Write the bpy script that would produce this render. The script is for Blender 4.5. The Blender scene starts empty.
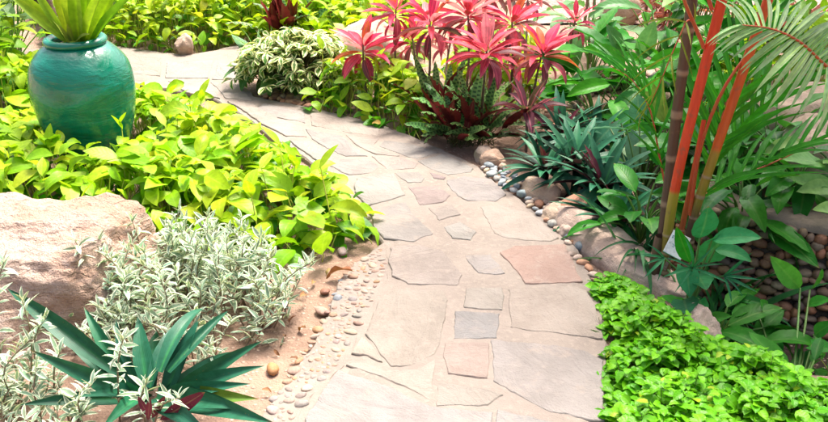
import bpy, bmesh, math, random
import numpy as np
from mathutils import Vector, Matrix, noise
from mathutils.geometry import tessellate_polygon

random.seed(7)
RNG = random.Random(11)
scn = bpy.context.scene
col = scn.collection
R = math.radians

# ------------------------------------------------------------------ camera, sky, sun, exposure
PITCH, CAMH, FPX = R(25.0), 1.70, 888.0
cam_d = bpy.data.cameras.new('camera')
cam_d.sensor_width = 36.0
cam_d.lens = 36.0 * FPX / 828.0
cam_d.clip_end = 400.0
cam_d.clip_start = 0.05
cam = bpy.data.objects.new('camera', cam_d)
cam.location = (0, 0, CAMH)
cam.rotation_euler = (math.pi / 2 - PITCH, 0, 0)
col.objects.link(cam)
scn.camera = cam

SUN_EL, SUN_AZ = R(64.0), R(28.0)      # azimuth measured from +Y (away from camera) towards +X (right)
world = bpy.data.worlds.new('World')
scn.world = world
world.use_nodes = True
wn = world.node_tree
bg = wn.nodes['Background']
sky = wn.nodes.new('ShaderNodeTexSky')
sky.sky_type = 'NISHITA'
sky.sun_disc = False
sky.sun_elevation = SUN_EL
sky.sun_rotation = SUN_AZ
sky.air_density = 0.6
sky.dust_density = 9.0
sky.ozone_density = 0.6
wn.links.new(sky.outputs[0], bg.inputs[0])
bg.inputs[1].default_value = 0.15
sun_d = bpy.data.lights.new('sun', 'SUN')
sun_d.energy = 2.1
sun_d.angle = R(17.0)
sun_d.color = (1.0, 0.955, 0.89)
sun = bpy.data.objects.new('sun', sun_d)
sdir = Vector((math.sin(SUN_AZ) * math.cos(SUN_EL), math.cos(SUN_AZ) * math.cos(SUN_EL), math.sin(SUN_EL)))
sun.rotation_euler = sdir.to_track_quat('Z', 'Y').to_euler()
sun.location = sdir * 30
col.objects.link(sun)
vs = scn.view_settings
vs.view_transform = 'Standard'
vs.look = 'None'
vs.exposure = 1.55
vs.gamma = 1.0
scn.cycles.use_denoising = True
scn.cycles.max_bounces = 8
scn.cycles.transparent_max_bounces = 8
scn.cycles.diffuse_bounces = 5
scn.cycles.glossy_bounces = 3
scn.cycles.transmission_bounces = 5
scn.cycles.caustics_reflective = False
scn.cycles.caustics_refractive = False

CP, SP = math.cos(PITCH), math.sin(PITCH)


def ray(x, y):
    u, v = (x - 414.0) / FPX, (211.0 - y) / FPX
    return Vector((u, CP + v * SP, -SP + v * CP))


def G(x, y, z=0.0):
    d = ray(x, y)
    t = (z - CAMH) / d.z
    return Vector((d.x * t, d.y * t, z))


def P(x, y, Y):
    d = ray(x, y)
    t = Y / d.y
    return Vector((d.x * t, Y, CAMH + d.z * t))


def project(p):
    x, y, z = p[0], p[1], p[2] - CAMH
    dep = y * CP - z * SP
    up = y * SP + z * CP
    dep = max(dep, 0.05)
    return 414 + FPX * x / dep, 211 - FPX * up / dep, dep


def smooth(a, b, x):
    t = min(1, max(0, (x - a) / (b - a)))
    return t * t * (3 - 2 * t)


def nz(x, y, z=0.0, s=1.0):
    return noise.noise(Vector((x * s, y * s, z * s)))


# ------------------------------------------------------------------ node helpers
class NT:
    def __init__(s, name):
        m = bpy.data.materials.new(name)
        m.use_nodes = True
        s.m, s.t = m, m.node_tree
        s.t.nodes.clear()
        s.out = s.n('ShaderNodeOutputMaterial')

    def n(s, kind, **kw):
        nd = s.t.nodes.new(kind)
        for k, v in kw.items():
            setattr(nd, k, v)
        return nd

    def put(s, sock, v):
        if v is None:
            return
        if hasattr(v, 'is_output') or isinstance(v, bpy.types.NodeSocket):
            s.t.links.new(v, sock)
        else:
            sock.default_value = v

    def math(s, op, a, b=None, c=None, clamp=False):
        nd = s.n('ShaderNodeMath', operation=op)
        nd.use_clamp = clamp
        s.put(nd.inputs[0], a)
        s.put(nd.inputs[1], b)
        s.put(nd.inputs[2], c)
        return nd.outputs[0]

    def mix(s, f, a, b, blend='MIX'):
        nd = s.n('ShaderNodeMix', data_type='RGBA', blend_type=blend)
        nd.clamp_factor = True
        s.put(nd.inputs[0], f)
        s.put(nd.inputs[6], a if not isinstance(a, tuple) else (*a[:3], 1))
        s.put(nd.inputs[7], b if not isinstance(b, tuple) else (*b[:3], 1))
        return nd.outputs[2]

    def noise(s, vec, scale, detail=4.0, rough=0.6, dist=0.0):
        nd = s.n('ShaderNodeTexNoise')
        s.put(nd.inputs['Vector'], vec)
        nd.inputs['Scale'].default_value = scale
        nd.inputs['Detail'].default_value = detail
        nd.inputs['Roughness'].default_value = rough
        nd.inputs['Distortion'].default_value = dist
        return nd.outputs[0]

    def ramp(s, v, lo, hi, a=0.0, b=1.0):
        nd = s.n('ShaderNodeMapRange')
        nd.interpolation_type = 'SMOOTHSTEP'
        s.put(nd.inputs[0], v)
        for i, k in enumerate((lo, hi, a, b)):
            nd.inputs[1 + i].default_value = k
        return nd.outputs[0]

    def bump(s, h, strength=0.5, dist=0.01, nrm=None):
        nd = s.n('ShaderNodeBump')
        nd.inputs['Strength'].default_value = strength
        nd.inputs['Distance'].default_value = dist
        s.put(nd.inputs['Height'], h)
        s.put(nd.inputs['Normal'], nrm)
        return nd.outputs[0]

    def bsdf(s, color, rough=0.7, normal=None, **kw):
        nd = s.n('ShaderNodeBsdfPrincipled')
        s.put(nd.inputs['Base Color'], color if not isinstance(color, tuple) else (*color[:3], 1))
        s.put(nd.inputs['Roughness'], rough)
        s.put(nd.inputs['Normal'], normal)
        for k, v in kw.items():
            s.put(nd.inputs[k], v)
        return nd.outputs[0]

    def finish(s, sh):
        s.t.links.new(sh, s.out.inputs[0])
        return s.m

    def pos(s):
        return s.n('ShaderNodeNewGeometry').outputs['Position']

    def obj_co(s):
        return s.n('ShaderNodeTexCoord').outputs['Object']

    def tint(s):
        """colour of the piece: stored per vertex in joined foliage, per object on single pieces"""
        a = s.n('ShaderNodeAttribute', attribute_name='tint')
        o = s.n('ShaderNodeObjectInfo')
        return s.mix(1.0, a.outputs[0], o.outputs['Color'], 'ADD'), o.outputs['Random']


def leaf_material(name, style='plain', under=None, gloss=0.38, trans=0.33, vein=0.5, veins=16.0, spec=0.22):
    k = NT(name)
    uv = k.n('ShaderNodeUVMap').outputs[0]
    sx = k.n('ShaderNodeSeparateXYZ')
    k.put(sx.inputs[0], uv)
    u, v = sx.outputs[0], sx.outputs[1]
    a = k.math('ABSOLUTE', k.math('MULTIPLY', k.math('SUBTRACT', v, 0.5), 2.0))    # 0 midrib .. 1 margin
    base, rnd = k.tint()
    pos = k.pos()
    c = k.mix(k.ramp(k.noise(pos, 35.0, 3.0), 0.35, 0.7), base, k.mix(1.0, base, (0.72, 0.78, 0.7), 'MULTIPLY'))
    # side veins run from the midrib to the margin
    ph = k.math('SUBTRACT', k.math('MULTIPLY', u, veins), k.math('MULTIPLY', a, veins * 0.22))
    wv = k.math('SINE', k.math('MULTIPLY', ph, 6.283))
    rib = k.ramp(a, 0.05, 0.14, 1.0, 0.0)
    if style == 'plain':
        c = k.mix(k.math('MULTIPLY', k.ramp(wv, 0.6, 1.0), 0.25 * vein), c, k.mix(1.0, c, (1.5, 1.45, 1.4), 'MULTIPLY'))
        c = k.mix(k.math('MULTIPLY', rib, 0.55 * vein), c, k.mix(0.35, k.mix(1.0, c, (1.5, 1.5, 1.5), 'MULTIPLY'), (0.5, 0.55, 0.2)))
    elif style == 'stripe':      # broad pale centre band, parallel veins
        lin = k.math('SINE', k.math('MULTIPLY', v, 95.0))
        c = k.mix(k.math('MULTIPLY', k.ramp(lin, 0.2, 1.0), 0.13), c, k.mix(1.0, c, (1.5, 1.5, 1.5), 'MULTIPLY'))
        c = k.mix(k.math('MULTIPLY', k.ramp(a, 0.0, 0.35, 1.0, 0.0), k.ramp(u, 0.0, 0.75, 0.75, 0.0)), c,
                  k.mix(1.0, c, (2.2, 2.1, 1.1), 'MULTIPLY'))
        wv = lin
    elif style == 'margin':      # cream margin round a grey green middle
        e = k.math('ADD', a, k.math('MULTIPLY', k.math('SUBTRACT', k.noise(pos, 90.0, 3.0), 0.5), 0.9))
        c = k.mix(k.ramp(e, 0.55, 0.75), c, (0.74, 0.78, 0.60))
    elif style == 'splash':      # big cream blotches
        e = k.math('ADD', k.math('MULTIPLY', a, 0.8), k.math('MULTIPLY', k.math('SUBTRACT', k.noise(pos, 28.0, 3.0), 0.5), 2.0))
        c = k.mix(k.ramp(e, 0.30, 0.48), c, (0.74, 0.74, 0.40))
    elif style == 'rattle':      # dark ovals alternating along the midrib
        sgn = k.math('MULTIPLY', k.math('SIGN', k.math('SUBTRACT', v, 0.5)), 1.2)
        sp = k.math('SINE', k.math('ADD', k.math('MULTIPLY', u, 88.0), sgn))
        sp = k.math('MULTIPLY', k.ramp(sp, -0.1, 0.5), k.math('MULTIPLY', k.ramp(a, 0.6, 0.9, 1.0, 0.0), k.ramp(a, 0.08, 0.16)))
        c = k.mix(k.math('MULTIPLY', sp, 0.85), c, (0.012, 0.05, 0.018))
        wv = k.math('SINE', k.math('MULTIPLY', u, 56.0))
    elif style == 'pink':        # cordyline: pink with olive and purple streaks
        mp = k.n('ShaderNodeCombineXYZ')
        k.put(mp.inputs[0], k.math('MULTIPLY', u, 1.6))
        k.put(mp.inputs[1], k.math('MULTIPLY', v, 9.0))
        k.put(mp.inputs[2], k.math('MULTIPLY', rnd, 37.0))
        st = k.noise(mp.outputs[0], 1.0, 3.0)
        c = k.mix(k.ramp(st, 0.53, 0.72), c, (0.10, 0.055, 0.06))
        c = k.mix(k.math('MULTIPLY', k.ramp(st, 0.28, 0.40, 1.0, 0.0), 0.5), c, (0.76, 0.30, 0.32))
        wv = k.math('SINE', k.math('MULTIPLY', v, 80.0))
        c = k.mix(k.math('MULTIPLY', rib, 0.6), c, (0.72, 0.12, 0.20))
    # small blemishes and dry tips
    blem = k.ramp(k.noise(pos, 110.0, 3.0), 0.66, 0.74)
    c = k.mix(k.math('MULTIPLY', blem, 0.55), c, (0.22, 0.16, 0.05))
    tip = k.math('MULTIPLY', k.ramp(u, 0.93, 1.0), k.ramp(k.noise(pos, 9.0, 1.0), 0.45, 0.6))
    c = k.mix(k.math('MULTIPLY', tip, 0.8), c, (0.30, 0.19, 0.07))
    if under:
        bf = k.n('ShaderNodeNewGeometry').outputs['Backfacing']
        c = k.mix(bf, c, k.mix(k.noise(pos, 40.0, 2.0), under, tuple(q * 0.6 for q in under)))
    h = k.math('ADD', k.math('MULTIPLY', wv, 0.4), k.math('MULTIPLY', rib, -1.2))
    nb = k.bump(h, 0.30 * vein + 0.05, 0.002)
    p = k.bsdf(c, k.math('ADD', k.math('MULTIPLY', k.noise(pos, 60.0, 2.0), 0.2), gloss - 0.1), nb)
    k.t.nodes[-1]
    for nd in k.t.nodes:
        if nd.type == 'BSDF_PRINCIPLED':
            nd.inputs['Specular IOR Level'].default_value = spec
    tr = k.n('ShaderNodeBsdfTranslucent')
    k.put(tr.inputs[0], k.mix(1.0, c, (1.2, 1.2, 1.0) if style == 'pink' else (1.25, 1.2, 0.7), 'MULTIPLY'))
    ms = k.n('ShaderNodeMixShader')
    ms.inputs[0].default_value = trans
    k.t.links.new(p, ms.inputs[1])
    k.t.links.new(tr.outputs[0], ms.inputs[2])
    return k.finish(ms.outputs[0])


def stem_material(name, color, color2=None, ring=0.0, rough=0.55):
    k = NT(name)
    pos = k.obj_co()
    c = k.mix(k.ramp(k.noise(pos, 25.0, 4.0), 0.35, 0.7), color, color2 or tuple(q * 0.65 for q in color))
    return k.finish(k.bsdf(c, rough, k.bump(k.noise(pos, 120.0, 3.0), 0.4, 0.004)))


def rock_material(name, c1, c2, c3, scale=5.0, strata=0.0, use_tint=False, rough=0.85, bump=1.0, speck=0.3, cracks=0.15):
    k = NT(name)
    co = k.obj_co()
    oi = k.n('ShaderNodeObjectInfo')
    off = k.n('ShaderNodeVectorMath', operation='ADD')
    k.put(off.inputs[0], co)
    cx = k.n('ShaderNodeCombineXYZ')
    for i in range(3):
        k.put(cx.inputs[i], k.math('MULTIPLY', oi.outputs['Random'], 13.0 + 7 * i))
    k.put(off.inputs[1], cx.outputs[0])
    v = off.outputs[0]
    n1 = k.noise(v, scale, 6.0, 0.62, 0.4)
    n2 = k.noise(v, scale * 3.2, 6.0, 0.7)
    c = k.mix(k.ramp(n1, 0.38, 0.62), c1, c2)
    c = k.mix(k.ramp(n2, 0.52, 0.74), c, c3)
    if strata:
        mp = k.n('ShaderNodeMapping')
        k.put(mp.inputs[0], v)
        mp.inputs['Scale'].default_value = (0.8, 0.8, 9.0)
        mp.inputs['Rotation'].default_value = (0.2, 0.12, 0)
        st = k.noise(mp.outputs[0], scale * 0.9, 5.0, 0.6, 0.6)
        c = k.mix(k.math('MULTIPLY', k.ramp(st, 0.45, 0.65), strata), c, c3)
    else:
        st = n1
    if use_tint:
        c = k.mix(1.0, c, oi.outputs['Color'], 'MULTIPLY')
    sp = k.noise(v, scale * 30, 2.0)
    c = k.mix(k.math('MULTIPLY', k.ramp(sp, 0.55, 0.75), speck), c, k.mix(1.0, c, (0.45, 0.42, 0.4), 'MULTIPLY'))
    # hairline cracks
    vo = k.n('ShaderNodeTexVoronoi', feature='DISTANCE_TO_EDGE')
    dv = k.n('ShaderNodeVectorMath', operation='ADD')
    k.put(dv.inputs[0], v)
    nd = k.n('ShaderNodeTexNoise')
    k.put(nd.inputs['Vector'], v)
    nd.inputs['Scale'].default_value = scale * 2
    k.put(dv.inputs[1], nd.outputs[1])
    k.put(vo.inputs['Vector'], dv.outputs[0])
    vo.inputs['Scale'].default_value = scale * 0.7
    crack = k.ramp(vo.outputs[0], 0.0, 0.02, 1.0, 0.0)
    crack = k.math('MULTIPLY', crack, k.ramp(n1, 0.45, 0.6))
    c = k.mix(k.math('MULTIPLY', crack, cracks), c, k.mix(1.0, c, (0.4, 0.35, 0.3), 'MULTIPLY'))
    h = k.math('ADD', k.math('MULTIPLY', n2, 1.0), k.math('MULTIPLY', k.noise(v, scale * 14, 5.0, 0.7), 0.45))
    h = k.math('SUBTRACT', k.math('ADD', h, k.math('MULTIPLY', st, strata)), k.math('MULTIPLY', crack, 0.1))
    return k.finish(k.bsdf(c, rough, k.bump(h, 0.75 * bump, 0.02 * bump)))


# ------------------------------------------------------------------ object helpers
def link(o, parent=None):
    col.objects.link(o)
    if parent is not None:
        o.parent = parent
    return o


def tag(o, label=None, cat=None, group=None, kind=None):
    if label:
        o['label'] = label
    if cat:
        o['category'] = cat
    if group:
        o['group'] = group
    if kind:
        o['kind'] = kind
    return o


def np_mesh(name, V, F, UV=None, T=None, mat=None, smooth_=True):
    """quad mesh from arrays, with per-vertex uv and tint"""
    me = bpy.data.meshes.new(name)
    V = np.asarray(V, np.float32)
    F = np.asarray(F, np.int32)
    k = F.shape[1]
    me.vertices.add(len(V))
    me.vertices.foreach_set('co', V.ravel())
    me.loops.add(F.size)
    me.loops.foreach_set('vertex_index', F.ravel())
    me.polygons.add(len(F))
    me.polygons.foreach_set('loop_start', np.arange(0, F.size, k, dtype=np.int32))
    me.polygons.foreach_set('loop_total', np.full(len(F), k, np.int32))
    me.polygons.foreach_set('use_smooth', np.full(len(F), smooth_, bool))
    me.update(calc_edges=True)
    if UV is not None:
        ul = me.uv_layers.new(name='UVMap')
        ul.data.foreach_set('uv', np.asarray(UV, np.float32)[F.ravel()].ravel())
    if T is not None:
        at = me.attributes.new('tint', 'FLOAT_COLOR', 'POINT')
        T4 = np.ones((len(V), 4), np.float32)
        T4[:, :3] = T
        at.data.foreach_set('color', T4.ravel())
    if mat:
        me.materials.append(mat)
    me.validate()
    return me


def tube_arrays(pts, radii, sides=6, ridge=None):
    pts = [Vector(p) for p in pts]
    n = len(pts)
    if not hasattr(radii, '__len__'):
        radii = [radii] * n
    V, F = [], []
    up = Vector((0.13, 0.31, 0.94))
    for i, p in enumerate(pts):
        d = (pts[min(i + 1, n - 1)] - pts[max(i - 1, 0)]).normalized()
        a = d.cross(up)
        if a.length < 1e-3:
            a = d.cross(Vector((1, 0, 0)))
        a.normalize()
        b = d.cross(a)
        for j in range(sides):
            t = 2 * math.pi * j / sides
            V.append(p + (a * math.cos(t) + b * math.sin(t)) * radii[i])
    for i in range(n - 1):
        for j in range(sides):
            j2 = (j + 1) % sides
            F.append((i * sides + j, i * sides + j2, (i + 1) * sides + j2, (i + 1) * sides + j))
    return np.array([tuple(v) for v in V]), np.array(F)


def spline(pts, n):
    pts = [Vector(p) for p in pts]
    out = []
    m = len(pts) - 1
    for i in range(n):
        t = i / (n - 1) * m
        k = min(int(t), m - 1)
        f = t - k
        p0, p1, p2, p3 = pts[max(k - 1, 0)], pts[k], pts[k + 1], pts[min(k + 2, m)]
        out.append(0.5 * ((2 * p1) + (p2 - p0) * f + (2 * p0 - 5 * p1 + 4 * p2 - p3) * f * f + (3 * p1 - p0 - 3 * p2 + p3) * f ** 3))
    return out


# ------------------------------------------------------------------ leaf templates (length 1 along +X, face up +Z)
TEMPL = {}


def leaf_template(name, mat, prof, n=6, fold=0.3, droop=0.5, half=1, wave=0.0, waven=5, twist=0.0, base_back=0.0, part='leaf'):
    c = Vector((0, 0, 0))
    V, UV, F = [], [], []
    cols = 2 * half + 1
    for i in range(n + 1):
        t = i / n
        ang = -droop * (t ** 1.3)
        d = Vector((math.cos(ang), 0, math.sin(ang)))
        nr = Vector((-math.sin(ang), 0, math.cos(ang)))
        if i:
            c = c + d * (1.0 / n)
        w = max(prof(t), 0.002)
        for j in range(-half, half + 1):
            s = j / half
            off = abs(s) * w * math.sin(fold)
            off += wave * math.sin(t * waven * 6.283 + (1.3 if s > 0 else 0)) * abs(s)
            yy = s * w * math.cos(fold)
            tw = twist * t
            y2, o2 = yy * math.cos(tw) - off * math.sin(tw), yy * math.sin(tw) + off * math.cos(tw)
            back = -base_back * abs(s) if i == 0 else 0.0
            V.append(c + nr * o2 + Vector((back, y2, 0)))
            UV.append((t, 0.5 + 0.5 * s))
    for i in range(n):
        for j in range(cols - 1):
            a = i * cols + j
            F.append((a, a + cols, a + cols + 1, a + 1))
    V = np.array([tuple(v) for v in V])
    UV = np.array(UV)
    F = np.array(F)
    me = np_mesh(part, V, F, UV, None, mat)
    TEMPL[name] = (me, V, F, UV, Vector((c.x, 0, c.z)), mat)


def ellip(w, p=1.0, peak=0.45):
    def f(t):
        q = t ** (math.log(0.5) / math.log(peak))
        return w * (math.sin(math.pi * min(max(q, 0), 1)) ** p)
    return f


def strap(w, taper=0.35):
    def f(t):
        b = 0.55 + 0.45 * min(1, t / 0.3)
        e = 1.0 if t < taper else max(0.0, 1 - ((t - taper) / (1 - taper)) ** 1.7)
        return w * b * e
    return f


def heart(w):
    def f(t):
        return w * (0.62 + 1.1 * t * (1 - t)) * (1 - t ** 2.2) if t > 0 else w * 0.55
    return f


M = {}
M['lime'] = leaf_material('lime_leaf', 'plain', gloss=0.4, trans=0.38, vein=0.42, veins=7)
M['green'] = leaf_material('green_leaf', 'plain', gloss=0.34, trans=0.28, vein=0.7, veins=12)
M['glossy'] = leaf_material('glossy_leaf', 'plain', gloss=0.36, trans=0.30, vein=0.35, veins=9, spec=0.16)
M['small'] = leaf_material('small_leaf', 'plain', gloss=0.34, trans=0.30, vein=0.5, veins=5)
M['strap'] = leaf_material('boat_lily_leaf', 'stripe', under=(0.07, 0.03, 0.045), gloss=0.38, trans=0.12, spec=0.25)
M['potleaf'] = leaf_material('pot_plant_leaf', 'stripe', gloss=0.34, trans=0.30)
M['silver'] = leaf_material('silver_leaf', 'margin', gloss=0.5, trans=0.22, vein=0.3)
M['splash'] = leaf_material('splashed_leaf', 'splash', gloss=0.4, trans=0.25, vein=0.3)
M['rattle'] = leaf_material('rattlesnake_leaf', 'rattle', under=(0.12, 0.016, 0.022), gloss=0.4, trans=0.18)
M['maroon'] = leaf_material('maroon_leaf', 'plain', gloss=0.42, trans=0.2, vein=0.6)
M['pink'] = leaf_material('cordyline_leaf', 'pink', gloss=0.42, trans=0.35)
M['palm'] = leaf_material('palm_leaflet', 'stripe', gloss=0.36, trans=0.28)
M['dry'] = leaf_material('dry_leaf', 'plain', gloss=0.7, trans=0.15, vein=0.8)

for i, (dr, fo) in enumerate(((0.25, 0.15), (0.6, 0.35), (1.1, 0.25))):
    leaf_template(f'lime{i}', M['lime'], ellip(0.29, 0.82, 0.38), 6, fo, dr, 1, base_back=0.10)
    leaf_template(f'green{i}', M['green'], ellip(0.20, 0.85, 0.42), 6, fo, dr, 1)
    leaf_template(f'small{i}', M['small'], ellip(0.38, 0.62, 0.46), 4, fo + 0.1, dr, 1)
    leaf_template(f'silver{i}', M['silver'], ellip(0.145, 0.9, 0.45), 5, fo + 0.15, dr * 0.7, 1, twist=0.3 * (i - 1))
    leaf_template(f'splash{i}', M['splash'], ellip(0.21, 0.8, 0.55), 5, fo + 0.1, dr, 1)
    leaf_template(f'big{i}', M['glossy'], ellip(0.19, 0.85, 0.45), 10, fo + 0.1, dr * 1.1, 2, wave=0.012, waven=4)
    leaf_template(f'heart{i}', M['glossy'], heart(0.37), 9, fo * 0.7, dr * 0.8, 2, base_back=0.16, wave=0.012, waven=3)
    leaf_template(f'strap{i}', M['strap'], strap(0.085), 12, fo + 0.3, dr * 0.9 + 0.25, 2)
    leaf_template(f'grass{i}', M['palm'], strap(0.045), 9, fo + 0.3, dr * 1.5 + 0.2, 1)
    leaf_template(f'cord{i}', M['pink'], ellip(0.135, 0.75, 0.5), 8, fo + 0.3, dr * 1.1, 1, wave=0.01, waven=2)
    leaf_template(f'rattle{i}', M['rattle'], ellip(0.095, 0.7, 0.45), 14, fo, dr * 0.8, 1, wave=0.018, waven=7)
    leaf_template(f'maroon{i}', M['maroon'], ellip(0.12, 0.7, 0.5), 10, fo, dr * 0.5, 1, wave=0.014, waven=4)
    leaf_template(f'pot{i}', M['potleaf'], strap(0.075, 0.3), 10, fo + 0.35, dr * 0.7, 1)
    leaf_template(f'leaflet{i}', M['palm'], strap(0.05, 0.4), 7, fo + 0.4, dr * 0.9, 1, part='leaflet')
leaf_template('lime3', M['lime'], ellip(0.26, 0.8, 0.4), 8, 0.55, 0.8, 1, wave=0.03, waven=2, twist=0.7, base_back=0.1)
leaf_template('lime4', M['lime'], ellip(0.22, 0.85, 0.36), 8, 0.2, 1.5, 1, wave=0.02, waven=3, twist=-0.5, base_back=0.06)
leaf_template('dry0', M['dry'], ellip(0.22, 0.8, 0.45), 8, 0.6, 1.3, 1, wave=0.05, waven=2, twist=0.5)


def dir_mat(pos, az, pitch, size, roll=0.0, width=1.0):
    """leaf matrix: az around Z (0 = +X), pitch above the horizontal, roll about its own axis"""
    m = Matrix.Rotation(az, 4, 'Z') @ Matrix.Rotation(-pitch, 4, 'Y') @ Matrix.Rotation(roll, 4, 'X')
    return Matrix.Translation(pos) @ m @ Matrix.Diagonal((size, size * width, size, 1))


def chord_mat(tname, a, b, face=Vector((0, -0.35, 1)), width=1.0):
    """leaf matrix that takes the template's foot to a and its tip to b, upper side turned to face"""
    a, b = Vector(a), Vector(b)
    ch = TEMPL[tname][4]
    L = (b - a).length / ch.length
    x = (b - a).normalized()
    y = face.cross(x)
    if y.length < 1e-4:
        y = Vector((1, 0, 0)).cross(x)
    y.normalize()
    z = x.cross(y)
    rot = Matrix((x, y, z)).transposed().to_4x4()
    th = math.atan2(ch.z, ch.x)
    return Matrix.Translation(a) @ rot @ Matrix.Rotation(th, 4, 'Y') @ Matrix.Diagonal((L, L * width, L, 1))


def jit(c, s=0.15, r=None):
    r = r or RNG
    f = 1 + r.uniform(-s, s)
    return tuple(max(0.003, q * f * (1 + r.uniform(-s, s) * 0.4)) for q in c)


def lerp(a, b, t):
    return tuple(p + (q - p) * t for p, q in zip(a, b))


class Plant:
    def __init__(s, name, label, cat='plant', base=(0, 0, 0), group=None):
        s.root = bpy.data.objects.new(name, None)
        s.root.empty_display_size = 0.05
        s.base = Vector(base)
        s.root.location = s.base
        link(s.root)
        tag(s.root, label, cat, group)
        s.items = []
        s.stems = []

    def leaf(s, t, mat, tint, pri=1.0, name='leaf', parent=None):
        s.items.append((t, mat, tint, pri, name, parent))

    def stem(s, pts, radii, tint=(0.25, 0.3, 0.08), sides=4):
        s.stems.append((*tube_arrays(pts, radii, sides), tint))

    def part(s, name, V, F, mat, parent=None, UV=None, T=None, kind=None):
        V = np.asarray(V) - np.array(tuple(s.base))
        o = bpy.data.objects.new(name, np_mesh(name, V, F, UV, T, mat))
        o.color = (0, 0, 0, 1)
        link(o, parent or s.root)
        if kind:
            o['kind'] = kind
        return o

    def tube(s, name, pts, radii, mat, sides=7, parent=None):
        V, F = tube_arrays(pts, radii, sides)
        return s.part(name, V, F, mat, parent)

    def done(s, maxp=300, minpx=9.0, rest='foliage'):
        rated = []
        for k, it in enumerate(s.items):
            t, mat, tint, pri, name, parent = it
            c = mat @ (TEMPL[t][4] * 0.5)
            x, y, d = project(c)
            size = mat.to_scale()[0] * FPX / d
            seen = -10 < x < 838 and -10 < y < 432
            rated.append((size * pri if (seen and size >= minpx) else -1.0, k))
        rated.sort(reverse=True)
        keep = {k for v, k in rated[:maxp] if v > 0}
        inv = Matrix.Translation(-s.base)
        VV, FF, UU, TT, mats, MI = [], [], [], [], [], []
        nv = 0
        for k, (t, mat, tint, pri, name, parent) in enumerate(s.items):
            me, V, F, UV, ch, m = TEMPL[t]
            if k in keep:
                o = bpy.data.objects.new(name, me)
                o.color = (*tint, 1)
                o.matrix_basis = inv @ mat
                link(o, parent or s.root)
            else:
                A = np.array(inv @ mat)
                VV.append(V @ A[:3, :3].T + A[:3, 3])
                FF.append(F + nv)
                UU.append(UV)
                TT.append(np.tile(np.array(tint, np.float32), (len(V), 1)))
                if m not in mats:
                    mats.append(m)
                MI.append(np.full(len(F), mats.index(m), np.int32))
                nv += len(V)
        if VV:
            me = np_mesh(rest, np.concatenate(VV), np.concatenate(FF), np.concatenate(UU), np.concatenate(TT))
            for m in mats:
                me.materials.append(m)
            me.polygons.foreach_set('material_index', np.concatenate(MI))
            o = bpy.data.objects.new(rest, me)
            o.color = (0, 0, 0, 1)
            link(o, s.root)
            o['kind'] = 'stuff'
        if s.stems:
            VV, FF, TT, nv = [], [], [], 0
            for V, F, tint in s.stems:
                VV.append(V - np.array(tuple(s.base)))
                FF.append(F + nv)
                TT.append(np.tile(np.array(tint, np.float32), (len(V), 1)))
                nv += len(V)
            me = np_mesh('stems', np.concatenate(VV), np.concatenate(FF), None, np.concatenate(TT), M_STEM)
            o = bpy.data.objects.new('stems', me)
            o.color = (0, 0, 0, 1)
            link(o, s.root)
            o['kind'] = 'stuff'
        return s.root


k = NT('stem_tinted')
_t, _r = k.tint()
M_STEM = k.finish(k.bsdf(_t, 0.5))


# ------------------------------------------------------------------ terrain
def pit(x, y):
    """the shaded hollow to the right of the path"""
    a = smooth(0.92, 1.22, x + 0.25 * (y - 3.0) * (1 if y < 3.0 else -0.35)) * smooth(2.35, 2.75, y) * (1 - smooth(4.6, 5.4, y))
    return a


def terrain(x, y):
    z = -0.28 * pit(x, y)
    z += 0.012 * nz(x, y, 3.1, 2.3) + 0.006 * nz(x, y, 8.1, 7.0)
    z += 0.10 * smooth(7.6, 10.5, y) + 0.35 * smooth(9.5, 16.0, y)
    z -= 0.010
    return z


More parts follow.
